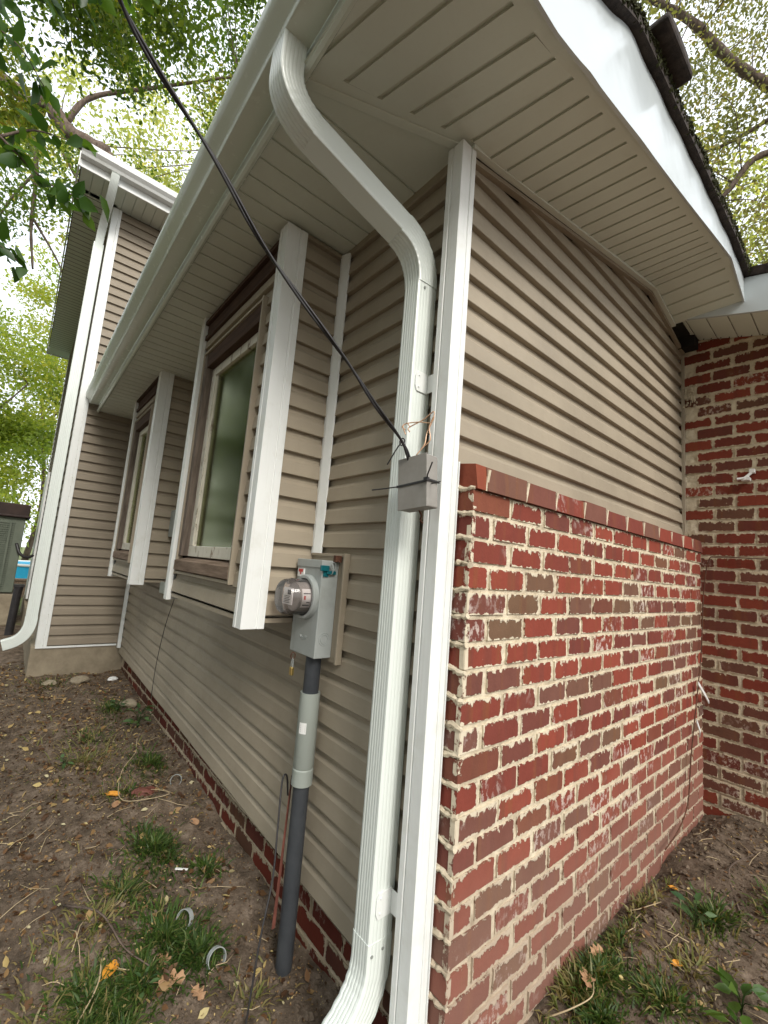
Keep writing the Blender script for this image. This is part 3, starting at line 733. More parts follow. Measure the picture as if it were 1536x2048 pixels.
for zc in (.36, -1.235):
    mb = MB(); xr = -.2175+.038
    mb.prism([(-.105, zc-.035), (-.055, zc-.035), (-.055, zc+.035), (-.105, zc+.035), (-.113, zc+.018), (-.113, zc-.018)], 'x', xr, xr+.0045)
    mb.box(xr+.0045, xr+.05, -.0575, -.055, zc-.032, zc+.032)
    for dz in (-.02, .02): mb.tube([(xr+.003, -.098, zc+dz), (xr+.0075, -.098, zc+dz)], .0035, 8)
    mb.build('strap', MT['white'], spout, bevel=.0008)
for q in ((-.262, -.34, .962), (-.250, -.29, .925)): 
    pass
mb = MB()
for p, n_ in (((-.1795, -.115, -1.36), (1, 0, 0)), ((-.1795, -.075, -1.355), (1, 0, 0)), ((-.1795, -.10, .70), (1, 0, 0))):
    p = Vector(p); mb = MB(); mb.tube([p-Vector(n_)*.003, p+Vector(n_)*.004], .0045, 8); mb.build('rivet', MT['steel_dark'], spout)
pass

# ---------------------------------------------------------------- brick building on the right
bh = thing('brick_building', 'old red brick wall with thick cream mortar meeting the siding house at the inner corner', 'brick building', (1, 2.45, -1.55))
B = Bricks(); mo = MB()
mortar_sheet(mo, (0, 2.3925, 0), (1, 0, 0), (0, -1, 0), -.12, 2.6, -2.0, 1.56, .022, .003)
mo.box(-.12, 2.6, 2.397, 2.62, -2.0, 1.56)
k = 0; z = 1.545
while z > -1.95:
    uu_ = -.13+(.11 if k % 2 else 0)
    while uu_ < 2.6:
        a, b = max(uu_+.008, -.118), min(uu_+BL-.008, 2.6)
        if b-a > .03: B.brick((0, 2.392, 0), (1, 0, 0), (0, -1, 0), a+random.uniform(-.005, .005), b, z-H+.015, z, random.choice([.3, .42, .5, .55, .12, .6])+random.uniform(-.1, .12), .004)
        uu_ += BL
    z -= H; k += 1
B.build(mo, 'brick_wall', bh, 'brick_clean')
def zrl(x): return 1.507-.26*x
mb = MB()
n_ = 26
mb.loft([[(xx, 2.102+.003*math.sin(xx*5), zrl(xx)-.002), (xx, 2.090, zrl(xx)), (xx, 2.088+.003*math.sin(xx*7), zrl(xx)+.10), (xx, 2.086, 1.650-.20*max(xx-.31, 0)), (xx, 2.102, 1.650-.20*max(xx-.31, 0))] for xx in np.linspace(.012, 2.6, n_)], closed=True)
mb.build('eave_fascia', MT['fascia'], bh, smooth='auto')
mb = MB(); x = -.018
mb.face([(-.018, 2.385, 1.487-.27*-.018), (-.055, 2.12, zrl(-.055)), (.0, 2.1, zrl(0)), (.0, 2.385, 1.487)])
x = 0.0
while x < 2.5:
    b = x+.11
    mb.face([(x+.006, 2.103, zrl(x)), (b, 2.103, zrl(b)), (b, 2.386, 1.487-.27*b), (x+.006, 2.386, 1.487-.27*x)])
    mb.face([(x, 2.103, zrl(x)+.006), (x+.006, 2.103, zrl(x)+.006), (x+.006, 2.386, 1.493-.27*x), (x, 2.386, 1.493-.27*x)])
    x = b
mb.build('eave_soffit', MT['soffit'], bh, fix=False)
for k in range(9):
    xx = .03+k*.052+random.uniform(-.008, .008); mb = MB(); mb.tube([(xx, 2.365, 1.485-.27*xx), (xx, 2.365, 1.480-.27*xx)], .0035, 6); mb.build('soffit_hole', MT['dark'], bh)
mb = MB(); mb.prism([(2.075, 1.655), (2.7, 1.66), (2.7, 1.72), (2.06, 1.70)], 'x', .343, 2.7)
mb.v = [(a, b, c-.20*max(a-.31, 0)) for a, b, c in mb.v]
mb.build('roof', MT['shingle'], bh)
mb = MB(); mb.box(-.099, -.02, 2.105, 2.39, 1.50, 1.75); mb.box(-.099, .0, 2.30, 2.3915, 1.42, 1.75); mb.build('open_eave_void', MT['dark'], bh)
# rough mortar patch with wire mesh by the top of the joint
mb = MB()
for k in range(46):
    xx, zz = -.09+random.random()*.085, 1.05+random.random()*.16-.03; s_ = random.uniform(.003, .009)
    mb.tube([(xx, 2.378, zz), (xx+random.uniform(-.004, .004), 2.372, zz-random.uniform(.01, .035))], s_*.6, 5)
mb.build('rough_patch', MT['mortar'], bh)

# ---------------------------------------------------------------- two storey wing on the left
wing = thing('two_storey_house', 'taller tan sided house on concrete footing beyond the two boxed windows', 'house', (-7, 1, -1.6))
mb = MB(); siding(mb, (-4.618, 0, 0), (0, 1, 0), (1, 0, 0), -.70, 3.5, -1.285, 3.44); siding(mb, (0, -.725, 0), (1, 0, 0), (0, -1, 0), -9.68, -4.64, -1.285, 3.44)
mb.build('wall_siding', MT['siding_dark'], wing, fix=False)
mb = MB(); mb.box(-9.7, -4.622, -.72, 3.5, -1.28, 3.45); mb.build('wall_core', MT['dark'], wing)
mb = MB(); mb.box(-9.72, -4.605, -.785, 3.5, -1.75, -1.292); mb.build('foundation', MT['concrete'], wing, bevel=.01)
mb = MB(); post(mb, -4.592, -.752, -1.31, 3.44, -1, 1, .085, .088); mb.build('corner_post', MT['white'], wing, bevel=.001)
mb = MB(); post(mb, -9.705, -.752, -1.31, 3.44, 1, 1, .085, .085); mb.build('corner_post', MT['white'], wing, bevel=.001)
mb = MB(); mb.box(-9.5, -8.55, -.775, -.745, -1.25, .9); mb.build('door_frame', MT['white'], wing, bevel=.004)
mb = MB(); mb.box(-4.602, -4.592, -.665, -.07, -1.311, -1.293); mb.build('starter_strip', MT['white'], wing)
mb = MB(); y = -1.08
while y < 3.5:
    b = y+.0985; mb.face([(-4.25, y+.01, 3.45), (-4.25, b, 3.45), (-4.62, b, 3.45), (-4.62, y+.01, 3.45)]); mb.face([(-4.25, y, 3.458), (-4.25, y+.01, 3.45), (-4.62, y+.01, 3.45), (-4.62, y, 3.458)]); y = b
x = -9.98
while x < -4.62:
    b = x+.0985; mb.face([(x+.01, -1.08, 3.45), (b, -1.08, 3.45), (b, -.72, 3.45), (x+.01, -.72, 3.45)]); mb.face([(x, -1.08, 3.458), (x+.01, -1.08, 3.45), (x+.01, -.72, 3.45), (x, -.72, 3.458)]); x = b
mb.build('eave_soffit', MT['soffit'], wing, fix=False)
mb = MB(); mb.box(-4.252, -4.235, -1.095, 3.5, 3.44, 3.60); mb.box(-10.0, -4.235, -1.11, -1.096, 3.44, 3.60); mb.box(-10.02, -10.001, -1.11, 3.5, 3.44, 3.60)
mb.build('fascia', MT['white'], wing, bevel=.003)
wg = [(-4.234, 3.52), (-4.165, 3.52), (-4.150, 3.545), (-4.120, 3.575), (-4.115, 3.635), (-4.128, 3.64), (-4.135, 3.60), (-4.234, 3.55)]
mb = MB(); n0 = len(mb.v); mb.prism(wg, 'z', 0, 1)
mb.v = [(a, -1.10+4.6*c, b) for a, b, c in mb.v]; mb.build('gutter', MT['white'], wing, bevel=.002)
mb = MB(); mb.prism([(-4.20, 3.602), (-4.20, 3.645), (-7.1, 4.2), (-10.05, 3.645), (-10.05, 3.602)], 'z', -1.090, 3.9); mb.v = [(a, c, b) for a, b, c in mb.v]; mb.build('roof', MT['shingle'], wing)
wsp = thing('downspout', 'slim white downspout on the far corner board of the two storey house', 'downspout', (-4.75, -.80, -1.3))
pf2 = ds_profile(.075, .095)
mb = MB(); sweep(mb, [(-4.70, -.815, z) for z in np.linspace(3.0, -1.10, 5)], pf2); mb.build('pipe', MT['spout'], wsp, smooth='auto')
mb = MB(); sweep(mb, bez((-4.2, -.80, 3.52), (-4.25, -.80, 3.35), (-4.55, -.81, 3.22), 8)+bez((-4.58, -.812, 3.19), (-4.70, -.815, 3.1), (-4.70, -.815, 2.9), 8), ds_profile(.075, .075)); mb.build('upper_elbow', MT['spout'], wsp, smooth='auto')
mb = MB(); sweep(mb, [Vector((-4.70, -.815, -1.02))]+bez((-4.70, -.815, -1.06), (-4.70, -.82, -1.22), (-4.70, -.94, -1.265), 12)+[Vector((-4.70, -1.00, -1.285))], pf2, [1.04]*15); mb.build('foot_elbow', MT['spout'], wsp, smooth='auto')

# ---------------------------------------------------------------- electric meter
meter = thing('electric_meter', 'grey steel meter box with round glass meter beside the nearer window bay', 'electric meter', (-.70, -.04, -.45))
x0, x1, y0, y1, z0, z1 = -.800, -.610, -.128, -.052, -.632, -.262
mb = MB(); mb.box(x0, x1, y0, y1, z0, z1); mb.box(x0-.002, x1+.002, y0-.004, y1, z1-.028, z1+.004)
mb.build('enclosure', MT['steel'], meter, bevel=.003)
mb = MB(); mb.box(-.82, -.565, -.051, -.0345, -.648, -.228); mb.box(-.572, -.560, -.062, -.0345, -.650, -.226); mb.box(-.82, -.573, -.058, -.0515, -.240, -.228)
mb.build('mounting_block', MT['siding'], meter, bevel=.002)
cx, cz = -.702, -.408
def ringy(mb_, pts, seg=40, cx=cx, cz=cz, caps=True):
    mb_.loft([[(cx+r_*math.cos(2*math.pi*k/seg), y_, cz+r_*math.sin(2*math.pi*k/seg)) for k in range(seg)] for y_, r_ in pts], caps=caps)
mb = MB(); ringy(mb, [(-.128, .088), (-.146, .088), (-.150, .084), (-.150, .074), (-.128, .072)]); mb.build('locking_ring', MT['steel'], meter, smooth='auto')
mb = MB(); ringy(mb, [(-.130, .071), (-.196, .069), (-.202, .072), (-.208, .069), (-.232, .066), (-.240, .060), (-.243, .045), (-.243, .001)], caps=False); mb.build('glass_cover', MT['clear'], meter, smooth='auto')
mb = MB(); ringy(mb, [(-.132, .058), (-.190, .056), (-.192, .001)]); mb.build('meter_body', MT['jbox'], meter, smooth='auto')
mb = MB(); mb.box(cx-.036, cx+.036, -.2145, -.2125, cz-.030, cz+.034); mb.build('dial_label', MT['label'], meter)
mb = MB()
mb.box(cx-.002, cx+.024, -.2155, -.2148, cz+.008, cz+.026)
for k in range(5): mb.box(cx-.030, cx+.02-.006*(k % 2), -.2155, -.2148, cz-.024+k*.0062, cz-.022+k*.0062)
mb.build('dial_print', MT['ink'], meter)
mb = MB()
for k in range(9):
    a0, a1 = R(-38+k*8), R(-38+(k+1)*8)
    mb.face([(cx+.0605*math.cos(a0), -.142, cz+.0605*math.sin(a0)), (cx+.0605*math.cos(a1), -.142, cz+.0605*math.sin(a1)), (cx+.0605*math.cos(a1), -.185, cz+.0605*math.sin(a1)), (cx+.0605*math.cos(a0), -.185, cz+.0605*math.sin(a0))])
mb.build('side_label', MT['label'], meter)
mb = MB()
for (d0, d1, ya, yb) in ((-6, 8, -.170, -.178), (-30, -24, -.150, -.180), (14, 18, -.148, -.18), (-18, -14, -.15, -.165)):
    a0, a1 = R(d0), R(d1); q = .0612
    mb.face([(cx+q*math.cos(a0), ya, cz+q*math.sin(a0)), (cx+q*math.cos(a1), ya, cz+q*math.sin(a1)), (cx+q*math.cos(a1), yb, cz+q*math.sin(a1)), (cx+q*math.cos(a0), yb, cz+q*math.sin(a0))], 0 if d0 == -6 else 1)
mb.build('side_print', [MT['red'], MT['ink']], meter)
mb = MB(); mb.box(x0+.012, x0+.062, y0-.0053, y0-.0006, z1-.068, z1-.036); mb.build('warning_sticker', MT['label'], meter)
mb = MB(); mb.box(x0+.020, x0+.054, y0-.0062, y0-.0056, z1-.050, z1-.038); mb.box(x0+.032, x0+.042, y0-.0062, y0-.0056, z1-.060, z1-.0505); mb.build('sticker_print', MT['red'], meter)
for zz, yy_ in ((-.555, -.088), (-.525, -.09)):
    pass
for rr_ in (.016, .024):
    mb = MB(); mb.tube([(x1+.001, -.09+rr_*math.cos(a), -.56+rr_*math.sin(a)) for a in np.linspace(0, 6.28, 22)], .0012, 5); mb.build('knockout_ring', MT['steel'], meter)
for rr_ in (.012, .018):
    mb = MB(); mb.tube([(-.70+rr_*1.4*math.cos(a), y0-.001, -.555+rr_*math.sin(a)) for a in np.linspace(3.4, 6.1, 12)], .0012, 5); mb.build('knockout_ring', MT['steel'], meter)
mb = MB(); mb.box(x1+.003, x1+.022, -.084, -.055, -.262, -.236); mb.tube([(x1+.01, -.07, -.25), (x1+.03, -.07, -.262)], .004, 6); mb.build('hasp', MT['rust'], meter, bevel=.003)
mb = MB(); mb.tube([(x1+.012+.010*math.cos(a), -.092, -.292+.020*math.sin(a)) for a in np.linspace(0, 6.28, 16)], .0022, 6)
mb.tube([(x1+.012, -.086+.012*math.cos(a), -.280+.016*math.sin(a)) for a in np.linspace(0, 6.28, 16)], .0018, 6); mb.build('seal_wire', MT['steel'], meter)
mb = MB(); mb.box(x1+.004, x1+.014, -.142, -.104, -.300, -.278); mb.box(x1+.004, x1+.012, -.112, -.070, -.312, -.298); mb.box(x1+.002, x1+.006, -.125, -.10, -.322, -.30); mb.build('seal_tag', MT['teal'], meter, bevel=.003)
lock = thing('padlock', 'small brass padlock hanging below the grey meter box', 'padlock', (-.752, -.135, -.68))
mb = MB(); mb.box(-.762, -.742, -.142, -.130, -.722, -.690); mb.build('lock_body', MT['brass'], lock, bevel=.003)
mb = MB(); mb.tube([(-.752+.007*math.cos(a), -.136, -.690+(.034 if math.sin(a) > 0 else 0)*math.sin(a)) for a in np.linspace(0, math.pi, 14)], .0017, 6); mb.build('shackle', MT['steel'], lock)
mb = MB(); mb.tube([(-.752, -.136+.010*math.cos(a), -.646+.012*math.sin(a)) for a in np.linspace(0, 6.28, 14)], .0022, 6); mb.build('hasp_ring', MT['rust'], lock)
# conduit below the meter
con = thing('conduit_pipe', 'thick charcoal conduit with grey sleeve running from the meter box into the soil', 'conduit', (-.675, -.085, -1.66))
CX, CY = -.672, -.088
mb = MB(); mb.tube([(CX, CY, -1.80), (CX, CY, -1.3), (CX, CY, -.60)], .0305, 28); mb.build('pipe', MT['conduit'], con, smooth='auto')
mb = MB()
mb.loft([[(CX+r_*math.cos(2*math.pi*k/32), CY+r_*math.sin(2*math.pi*k/32), z_) for k in range(32)] for z_, r_ in ((-.772, .033), (-.770, .0385), (-1.040, .0395), (-1.046, .036), (-1.050, .0395), (-1.105, .040), (-1.108, .033))])
mb.build('sleeve', MT['pvc'], con, smooth='auto')
mb = MB(); q = .0402
aa = [R(a) for a in (-78, -64, -50, -36)]
for a0, a1 in zip(aa[:-1], aa[1:]):
    mb.face([(CX+q*math.cos(a0), CY+q*math.sin(a0), -.915), (CX+q*math.cos(a1), CY+q*math.sin(a1), -.915), (CX+q*math.cos(a1), CY+q*math.sin(a1), -.875), (CX+q*math.cos(a0), CY+q*math.sin(a0), -.875)])
mb.build('sticker', MT['label'], con)
mb = MB()
for k in range(4):
    a0, a1 = R(-73+k*1), R(-42); z_ = -.884-k*.007
    mb.face([(CX+.0405*math.cos(a0), CY+.0405*math.sin(a0), z_), (CX+.0405*math.cos(a1), CY+.0405*math.sin(a1), z_), (CX+.0405*math.cos(a1), CY+.0405*math.sin(a1), z_-.0012), (CX+.0405*math.cos(a0), CY+.0405*math.sin(a0), z_-.0012)])
mb.build('sticker_print', MT['ink'], con)
gw = thing('ground_wire', 'thin black wire curving down beside the charcoal conduit towards the soil', 'wire', (-.66, -.25, -1.65))
mb = MB(); mb.tube(catmull([(-.735, -.105, -1.17), (-.732, -.118, -1.10), (-.722, -.138, -1.085), (-.712, -.150, -1.12), (-.665, -.175, -1.25), (-.622, -.20, -1.373), (-.576, -.25, -1.51), (-.525, -.30, -1.72)], 8), .0035, 7); mb.build('wire_run', MT['black'], gw, smooth=True)
strip = MB(); strip.loft([[(-.726+.006*k_, -.098-.006*k_, z_), (-.716+.004*k_, -.110-.006*k_, z_), (-.716+.004*k_, -.108-.006*k_, z_), (-.726+.006*k_, -.096-.006*k_, z_)] for k_, z_ in zip(range(6), np.linspace(-1.09, -1.60, 6))])
tag(strip.build('ribbon', MT['redtape'], smooth='auto'), 'faded red strip of tape leaning behind the charcoal conduit', 'tape strip')

# small service box between the bays
sb_ = thing('service_box', 'small grey box with short vertical pipe on the siding between the two window bays', 'utility box', (-3.0, -.05, -.2))
sbx = -2.772
mb = MB(); mb.box(sbx-.17, sbx-.02, -.115, -.040, -.155, .045); mb.build('enclosure', MT['steel'], sb_, bevel=.004)
mb = MB(); mb.box(sbx-.178, sbx-.014, -.122, -.115, -.162, .052); mb.build('cover', MT['steel_dark'], sb_, bevel=.003)
mb = MB(); mb.tube([(sbx-.085, -.078, -.16), (sbx-.085, -.078, -.52)], .026, 16); mb.build('pipe', MT['pvc'], sb_, smooth='auto')
mb = MB(); mb.box(sbx-.15, sbx-.02, -.135, -.040, -.60, -.515); mb.build('lower_box', MT['pvc'], sb_, bevel=.005)
mb = MB(); mb.tube(catmull([(-2.75, -.055, -.60), (-2.9, -.058, -.85), (-3.0, -.058, -1.15), (-3.02, -.058, -1.43)], 6), .0028, 6)
tag(mb.build('cable', MT['black'], smooth=True), 'thin dark cable hanging down the lower siding from between the window bays', 'cable')

# ---------------------------------------------------------------- junction box, cable, ties, copper wires
jb = thing('junction_box', 'grey plastic splice box tied to the white downspout with black cable ties', 'junction box', (-.09, -.17, -.01))
T = Matrix.Translation((-.078, -.163, -.014))@Matrix.Rotation(R(-5), 4, 'Y')@Matrix.Rotation(R(4), 4, 'Z')
mb = MB(); mb.box(-.055, .055, -.024, .026, -.078, .078, 0, T); mb.build('box_body', MT['jbox'], jb, bevel=.004)
mb = MB(); mb.box(-.0565, .0565, -.027, -.0245, -.0795, .0795, 0, T); mb.build('box_lid', MT['jbox'], jb, bevel=.003)
tie = thing('cable_tie', 'long black cable tie wrapped across the middle of the grey splice box', 'cable tie', (-.08, -.19, -.02))
mb = MB(); mb.box(-.058, .0585, -.0295, -.0275, -.008, -.002, 0, T); mb.box(.057, .0600, -.0295, .028, -.004, .002, 0, T); mb.box(-.0605, -.058, -.0295, .028, -.008, -.002, 0, T)
mb.tube([T@Vector(p) for p in ((-.059, -.028, -.005), (-.085, -.05, -.010), (-.125, -.07, -.012))], .002, 6)
mb.box(.052, .066, -.036, -.026, -.007, .003, 0, T)
mb.tube([T@Vector(p) for p in ((.060, -.03, .0), (.075, -.045, .006), (.100, -.055, .034))], .002, 6)
mb.build('tie_band', MT['black'], tie)
mb = MB(); mb.tube([T@Vector(p) for p in ((.058, -.01, -.012), (.10, -.02, -.014))], .0014, 6); mb.build('tie_tail', MT['black'], tie)
tie2 = MB(); tie2.tube([(-.118, -.205, .112), (-.135, -.212, .085), (-.165, -.215, .045)], .002, 6); tie2.tube([(-.118+.011*math.cos(a), -.203, .112+.011*math.sin(a)) for a in np.linspace(0, 6.28, 12)], .0022, 6)
tag(tie2.build('cable_tie', MT['black']), 'short black cable tie round the cable just above the splice box', 'cable tie')
def ribbon_cable(pts, w, th, turns, n):
    C = catmull(pts, n); rings = []; up_ = Vector((0, 0, 1))
    for i, p in enumerate(C):
        t_ = (C[min(i+1, len(C)-1)]-C[max(i-1, 0)]).normalized(); a = (up_-t_*up_.dot(t_)).normalized(); b = t_.cross(a)
        ph = turns*2*math.pi*i/len(C); rings.append((p, a*math.cos(ph)+b*math.sin(ph), -a*math.sin(ph)+b*math.cos(ph)))
    m_ = MB()
    for s1 in (-1, 1):
        rr_ = [[p+d*(s1*w*.27)+(d*math.cos(q)+e*math.sin(q))*th for q in [2*math.pi*k/8 for k in range(8)]] for p, d, e in rings]
        m_.loft(rr_)
    rr_ = [[p+d*sx_*w*.27+e*se*th*.35 for sx_, se in ((-1, -1), (1, -1), (1, 1), (-1, 1))] for p, d, e in rings]
    m_.loft(rr_); return m_
cp_ = [(.40, -1.02, .80), (.15, -1.08, .80), (-.024, -1.059, .754), (-.066, -1.045, .751), (-.092, -.972, .701), (-.100, -.834, .593), (-.108, -.710, .476), (-.101, -.599, .385), (-.080, -.457, .265), (-.082, -.343, .175), (-.095, -.225, .105), (-.098, -.178, .045)]
cab = ribbon_cable(cp_, .0125, .0036, 3.2, 12)
tag(cab.build('service_cable', MT['black'], smooth=True), 'black twisted overhead cable crossing in front of the eave down to the splice box', 'cable')
cw = MB()
for pts in ([(-.115, -.178, .150), (-.150, -.150, .178), (-.095, -.142, .195), (-.060, -.135, .215), (-.063, -.135, .185), (-.078, -.14, .150), (-.075, -.15, .110), (-.092, -.165, .075)],
            [(-.120, -.190, .140), (-.160, -.165, .185), (-.110, -.150, .188), (-.066, -.138, .180), (-.058, -.135, .200), (-.070, -.14, .165), (-.062, -.14, .125), (-.085, -.15, .10)],
            [(-.155, -.160, .170), (-.172, -.16, .182), (-.150, -.16, .190), (-.135, -.162, .176)]):
    cw.tube(catmull(pts, 6), .0019, 6)
tag(cw.build('copper_wires', MT['copper'], smooth=True), 'bare copper wires bundled above the splice box against the downspout', 'wires')
w2 = MB(); w2.tube(catmull([(-.080, -.155, -.085), (-.076, -.142, -.105), (-.083, -.138, -.118), (-.079, -.13, -.128)], 5), .0028, 6)
tag(w2.build('wire_end', MT['rust'], smooth=True), 'dark red wire end sticking out below the splice box', 'wire')

# cable in the inner brick corner, white clips, wall bracket
cc = MB(); cc.tube(catmull([(.75, 2.365, -.03), (.338, 2.368, -.034), (.10, 2.370, -.03), (.045, 2.366, -.06), (.02, 2.35, -.277), (.018, 2.30, -.60), (.020, 2.20, -.85), (.022, 2.13, -1.0), (.022, 2.05, -1.2), (.022, 1.99, -1.42), (.03, 1.80, -1.50), (.03, 1.60, -1.53)], 8), .0032, 6)
tag(cc.build('corner_cable', MT['rust'], smooth=True), 'thin brown cable running down the inner brick corner to the soil', 'cable')
for p, q, lb in (((.028, 2.17, -.80), (.034, 2.36, -.93), 'longer white plastic strip wedged across the inner brick corner'), ((.026, 2.14, -1.01), (.026, 2.19, -1.10), 'short white plastic strip tucked lower in the inner brick corner')):
    m_ = MB(); p, q = Vector(p), Vector(q); m_.loft([[a+Vector((0, 0, .012)), a+Vector((.006, 0, .01)), a+Vector((.006, 0, -.012)), a+Vector((0, 0, -.012))] for a in (p, p.lerp(q, .5)+Vector((.01, 0, -.015)), q)])
    tag(m_.build('plastic_strip', MT['label'], bevel=.002), lb, 'plastic strip', 'white strips in the brick corner')
br = MB(); br.box(.225, .268, 2.335, 2.386, .448, .470); br.box(.262, .290, 2.35, 2.386, .495, .522); br.tube([(.205, 2.33, .458), (.24, 2.34, .462), (.275, 2.36, .50)], .009, 8)
tag(br.build('wall_bracket', MT['label'], bevel=.004), 'small white broken bracket fixed to the right brick wall', 'bracket')

# ---------------------------------------------------------------- things beyond the wing
ac = thing('air_conditioner', 'old olive air conditioner cabinet with brown cap on a concrete pad beyond the wing', 'air conditioner', (-8.6, -1.5, -1.3))
mb = MB(); mb.box(-9.0, -8.2, -1.95, -.96, -1.12, .06); mb.build('cabinet', MT['ac'], ac, bevel=.01)
mb = MB()
for k in range(31): mb.box(-8.199, -8.188, -1.90, -1.08, -1.06+k*.034, -1.045+k*.034)
for yy_ in (-1.90, -1.50, -1.13): mb.box(-8.187, -8.175, yy_-.012, yy_+.012, -1.08, -.02)
mb.build('louvre_panel', MT['ac'], ac)
mb = MB(); mb.box(-9.03, -8.16, -1.98, -.925, .061, .275); mb.box(-9.05, -8.14, -2.0, -.905, .061, .095); mb.build('top_cap', MT['acbrown'], ac, bevel=.01)
mb = MB(); mb.box(-9.1, -8.1, -2.05, -.90, -1.62, -1.14); mb.build('pad', MT['concrete'], ac, bevel=.01)
mb = MB(); mb.tube(catmull([(-8.2, -1.02, -.35), (-8.15, -.96, -.50), (-8.15, -.86, -.56), (-8.2, -.79, -.52)], 6), .022, 8); mb.build('refrigerant_pipe', MT['black'], ac, smooth=True)
pp = MB(); pp.tube([(-7.1, -.93, -1.66), (-7.1, -.915, -1.0), (-7.1, -.91, -.93)], [.05, .05, .055], 12)
pp.box(-7.16, -7.04, -.97, -.85, -.935, -.90)
tag(pp.build('stand_pipe', MT['black'], smooth='auto'), 'short black standing pipe between air conditioner and far corner board', 'pipe')
pool = thing('paddling_pool', 'bright blue above ground pool far behind the wing corner', 'pool', (-14, -.3, -1.6))
mb = MB(); mb.loft([[(-14.6+1.4*math.cos(2*math.pi*k/40), -.2+1.4*math.sin(2*math.pi*k/40), z_) for k in range(40)] for z_ in (-1.6, -.93)]); mb.build('pool_wall', MT['pool'], pool, smooth='auto')
mb = MB(); mb.tube([(-14.6+1.4*math.cos(a), -.2+1.4*math.sin(a), -.93) for a in np.linspace(0, 6.29, 41)], .035, 8); mb.build('pool_rim', MT['label'], pool, smooth=True)

eb = MB(); eb.box(-12.2, -12.0, -1.3, .8, -1.7, -1.22); eb.box(-12.22, -11.98, -1.32, .82, -1.22, -1.17)
tag(eb.build('timber_edging', MT['wood_h'], bevel=.01), 'low brown timber edging in front of the blue pool', 'edging')
# ---------------------------------------------------------------- leaves and trees
def leaf_mesh(name, C, D, Nn, size, mtl, parent=None, shape='oval', lc=None, aspect=.55, fold=.12):
    """C centres, D leaf axis directions, Nn normals (n,3), size (n,)"""
    n = len(C); D = D/np.linalg.norm(D, axis=1, keepdims=True); Sd = np.cross(D, Nn); Sd /= np.linalg.norm(Sd, axis=1, keepdims=True)+1e-9; Up = np.cross(Sd, D)
    if shape == 'oval': tpl = [(0, 0, 0), (.30, .42, .7), (.62, .36, .8), (1, 0, -.3), (.62, -.36, .8), (.30, -.42, .7), (.5, 0, 0)]; fc = [(0, 1, 6), (1, 2, 6), (2, 3, 6), (3, 4, 6), (4, 5, 6), (5, 0, 6)]
    elif shape == 'hex': tpl = [(0, 0, 0), (.28, .42, .8), (.66, .36, .9), (1, 0, -.2), (.66, -.36, .9), (.28, -.42, .8)]; fc = [(0, 1, 2, 3), (0, 3, 4, 5)]
    elif shape == 'blade': tpl = [(0, .5, 0), (.5, .42, .9), (1, 0, 0), (.5, -.42, .9), (0, -.5, 0)]; fc = [(0, 1, 2, 3, 4)]
    else: tpl = [(0, 0, 0), (.45, .5, .6), (1, 0, 0), (.45, -.5, .6)]; fc = [(0, 1, 2, 3)]
    k = len(tpl); V = np.zeros((n, k, 3))
    for i, (a, b, c) in enumerate(tpl): V[:, i] = C+size[:, None]*(D*a+Sd*(b*aspect*2*.5)+Up*(c*fold))
    off = wloc(parent) if parent else Vector((0, 0, 0)); V = V.reshape(-1, 3)-np.array(off)
    me = bpy.data.meshes.new(name); nf = len(fc); lens = [len(q) for q in fc]; tot = sum(lens)
    me.vertices.add(n*k); me.vertices.foreach_set('co', V.ravel().astype('f'))
    idx = (np.arange(n)[:, None]*k+np.array([i for q in fc for i in q])[None, :]).ravel()
    me.loops.add(n*tot); me.loops.foreach_set('vertex_index', idx.astype('i'))
    st = np.concatenate([[0], np.cumsum(lens)[:-1]]); me.polygons.add(n*nf)
    me.polygons.foreach_set('loop_start', (np.arange(n)[:, None]*tot+st[None, :]).ravel().astype('i'))
    me.update(calc_edges=True)
    a = me.attributes.new('lc', 'FLOAT', 'POINT'); vals = (rng.random(n) if lc is None else lc); a.data.foreach_set('value', np.repeat(vals, k).astype('f'))
    me.materials.append(mtl); o = bpy.data.objects.new(name, me); COL.objects.link(o)
    if parent: o.parent = parent
    return o
def rdir(n, zb=0.0):
    d = rng.normal(size=(n, 3)); d[:, 2] += zb; return d/np.linalg.norm(d, axis=1, keepdims=True)
def crown_pts(cs, rad, ncl, nl, spread):
    cs = np.array(cs); rad = np.array(rad)
    d = rng.normal(size=(ncl, 3)); d /= np.linalg.norm(d, axis=1, keepdims=True); rr_ = rng.random(ncl)**.5
    cl = cs+d*rr_[:, None]*rad
    w = rng.random(ncl)**2+.15; w /= w.sum(); which = rng.choice(ncl, nl, p=w)
    return cl[which]+rng.normal(size=(nl, 3))*spread*np.array([1, 1, .6]), cl, which
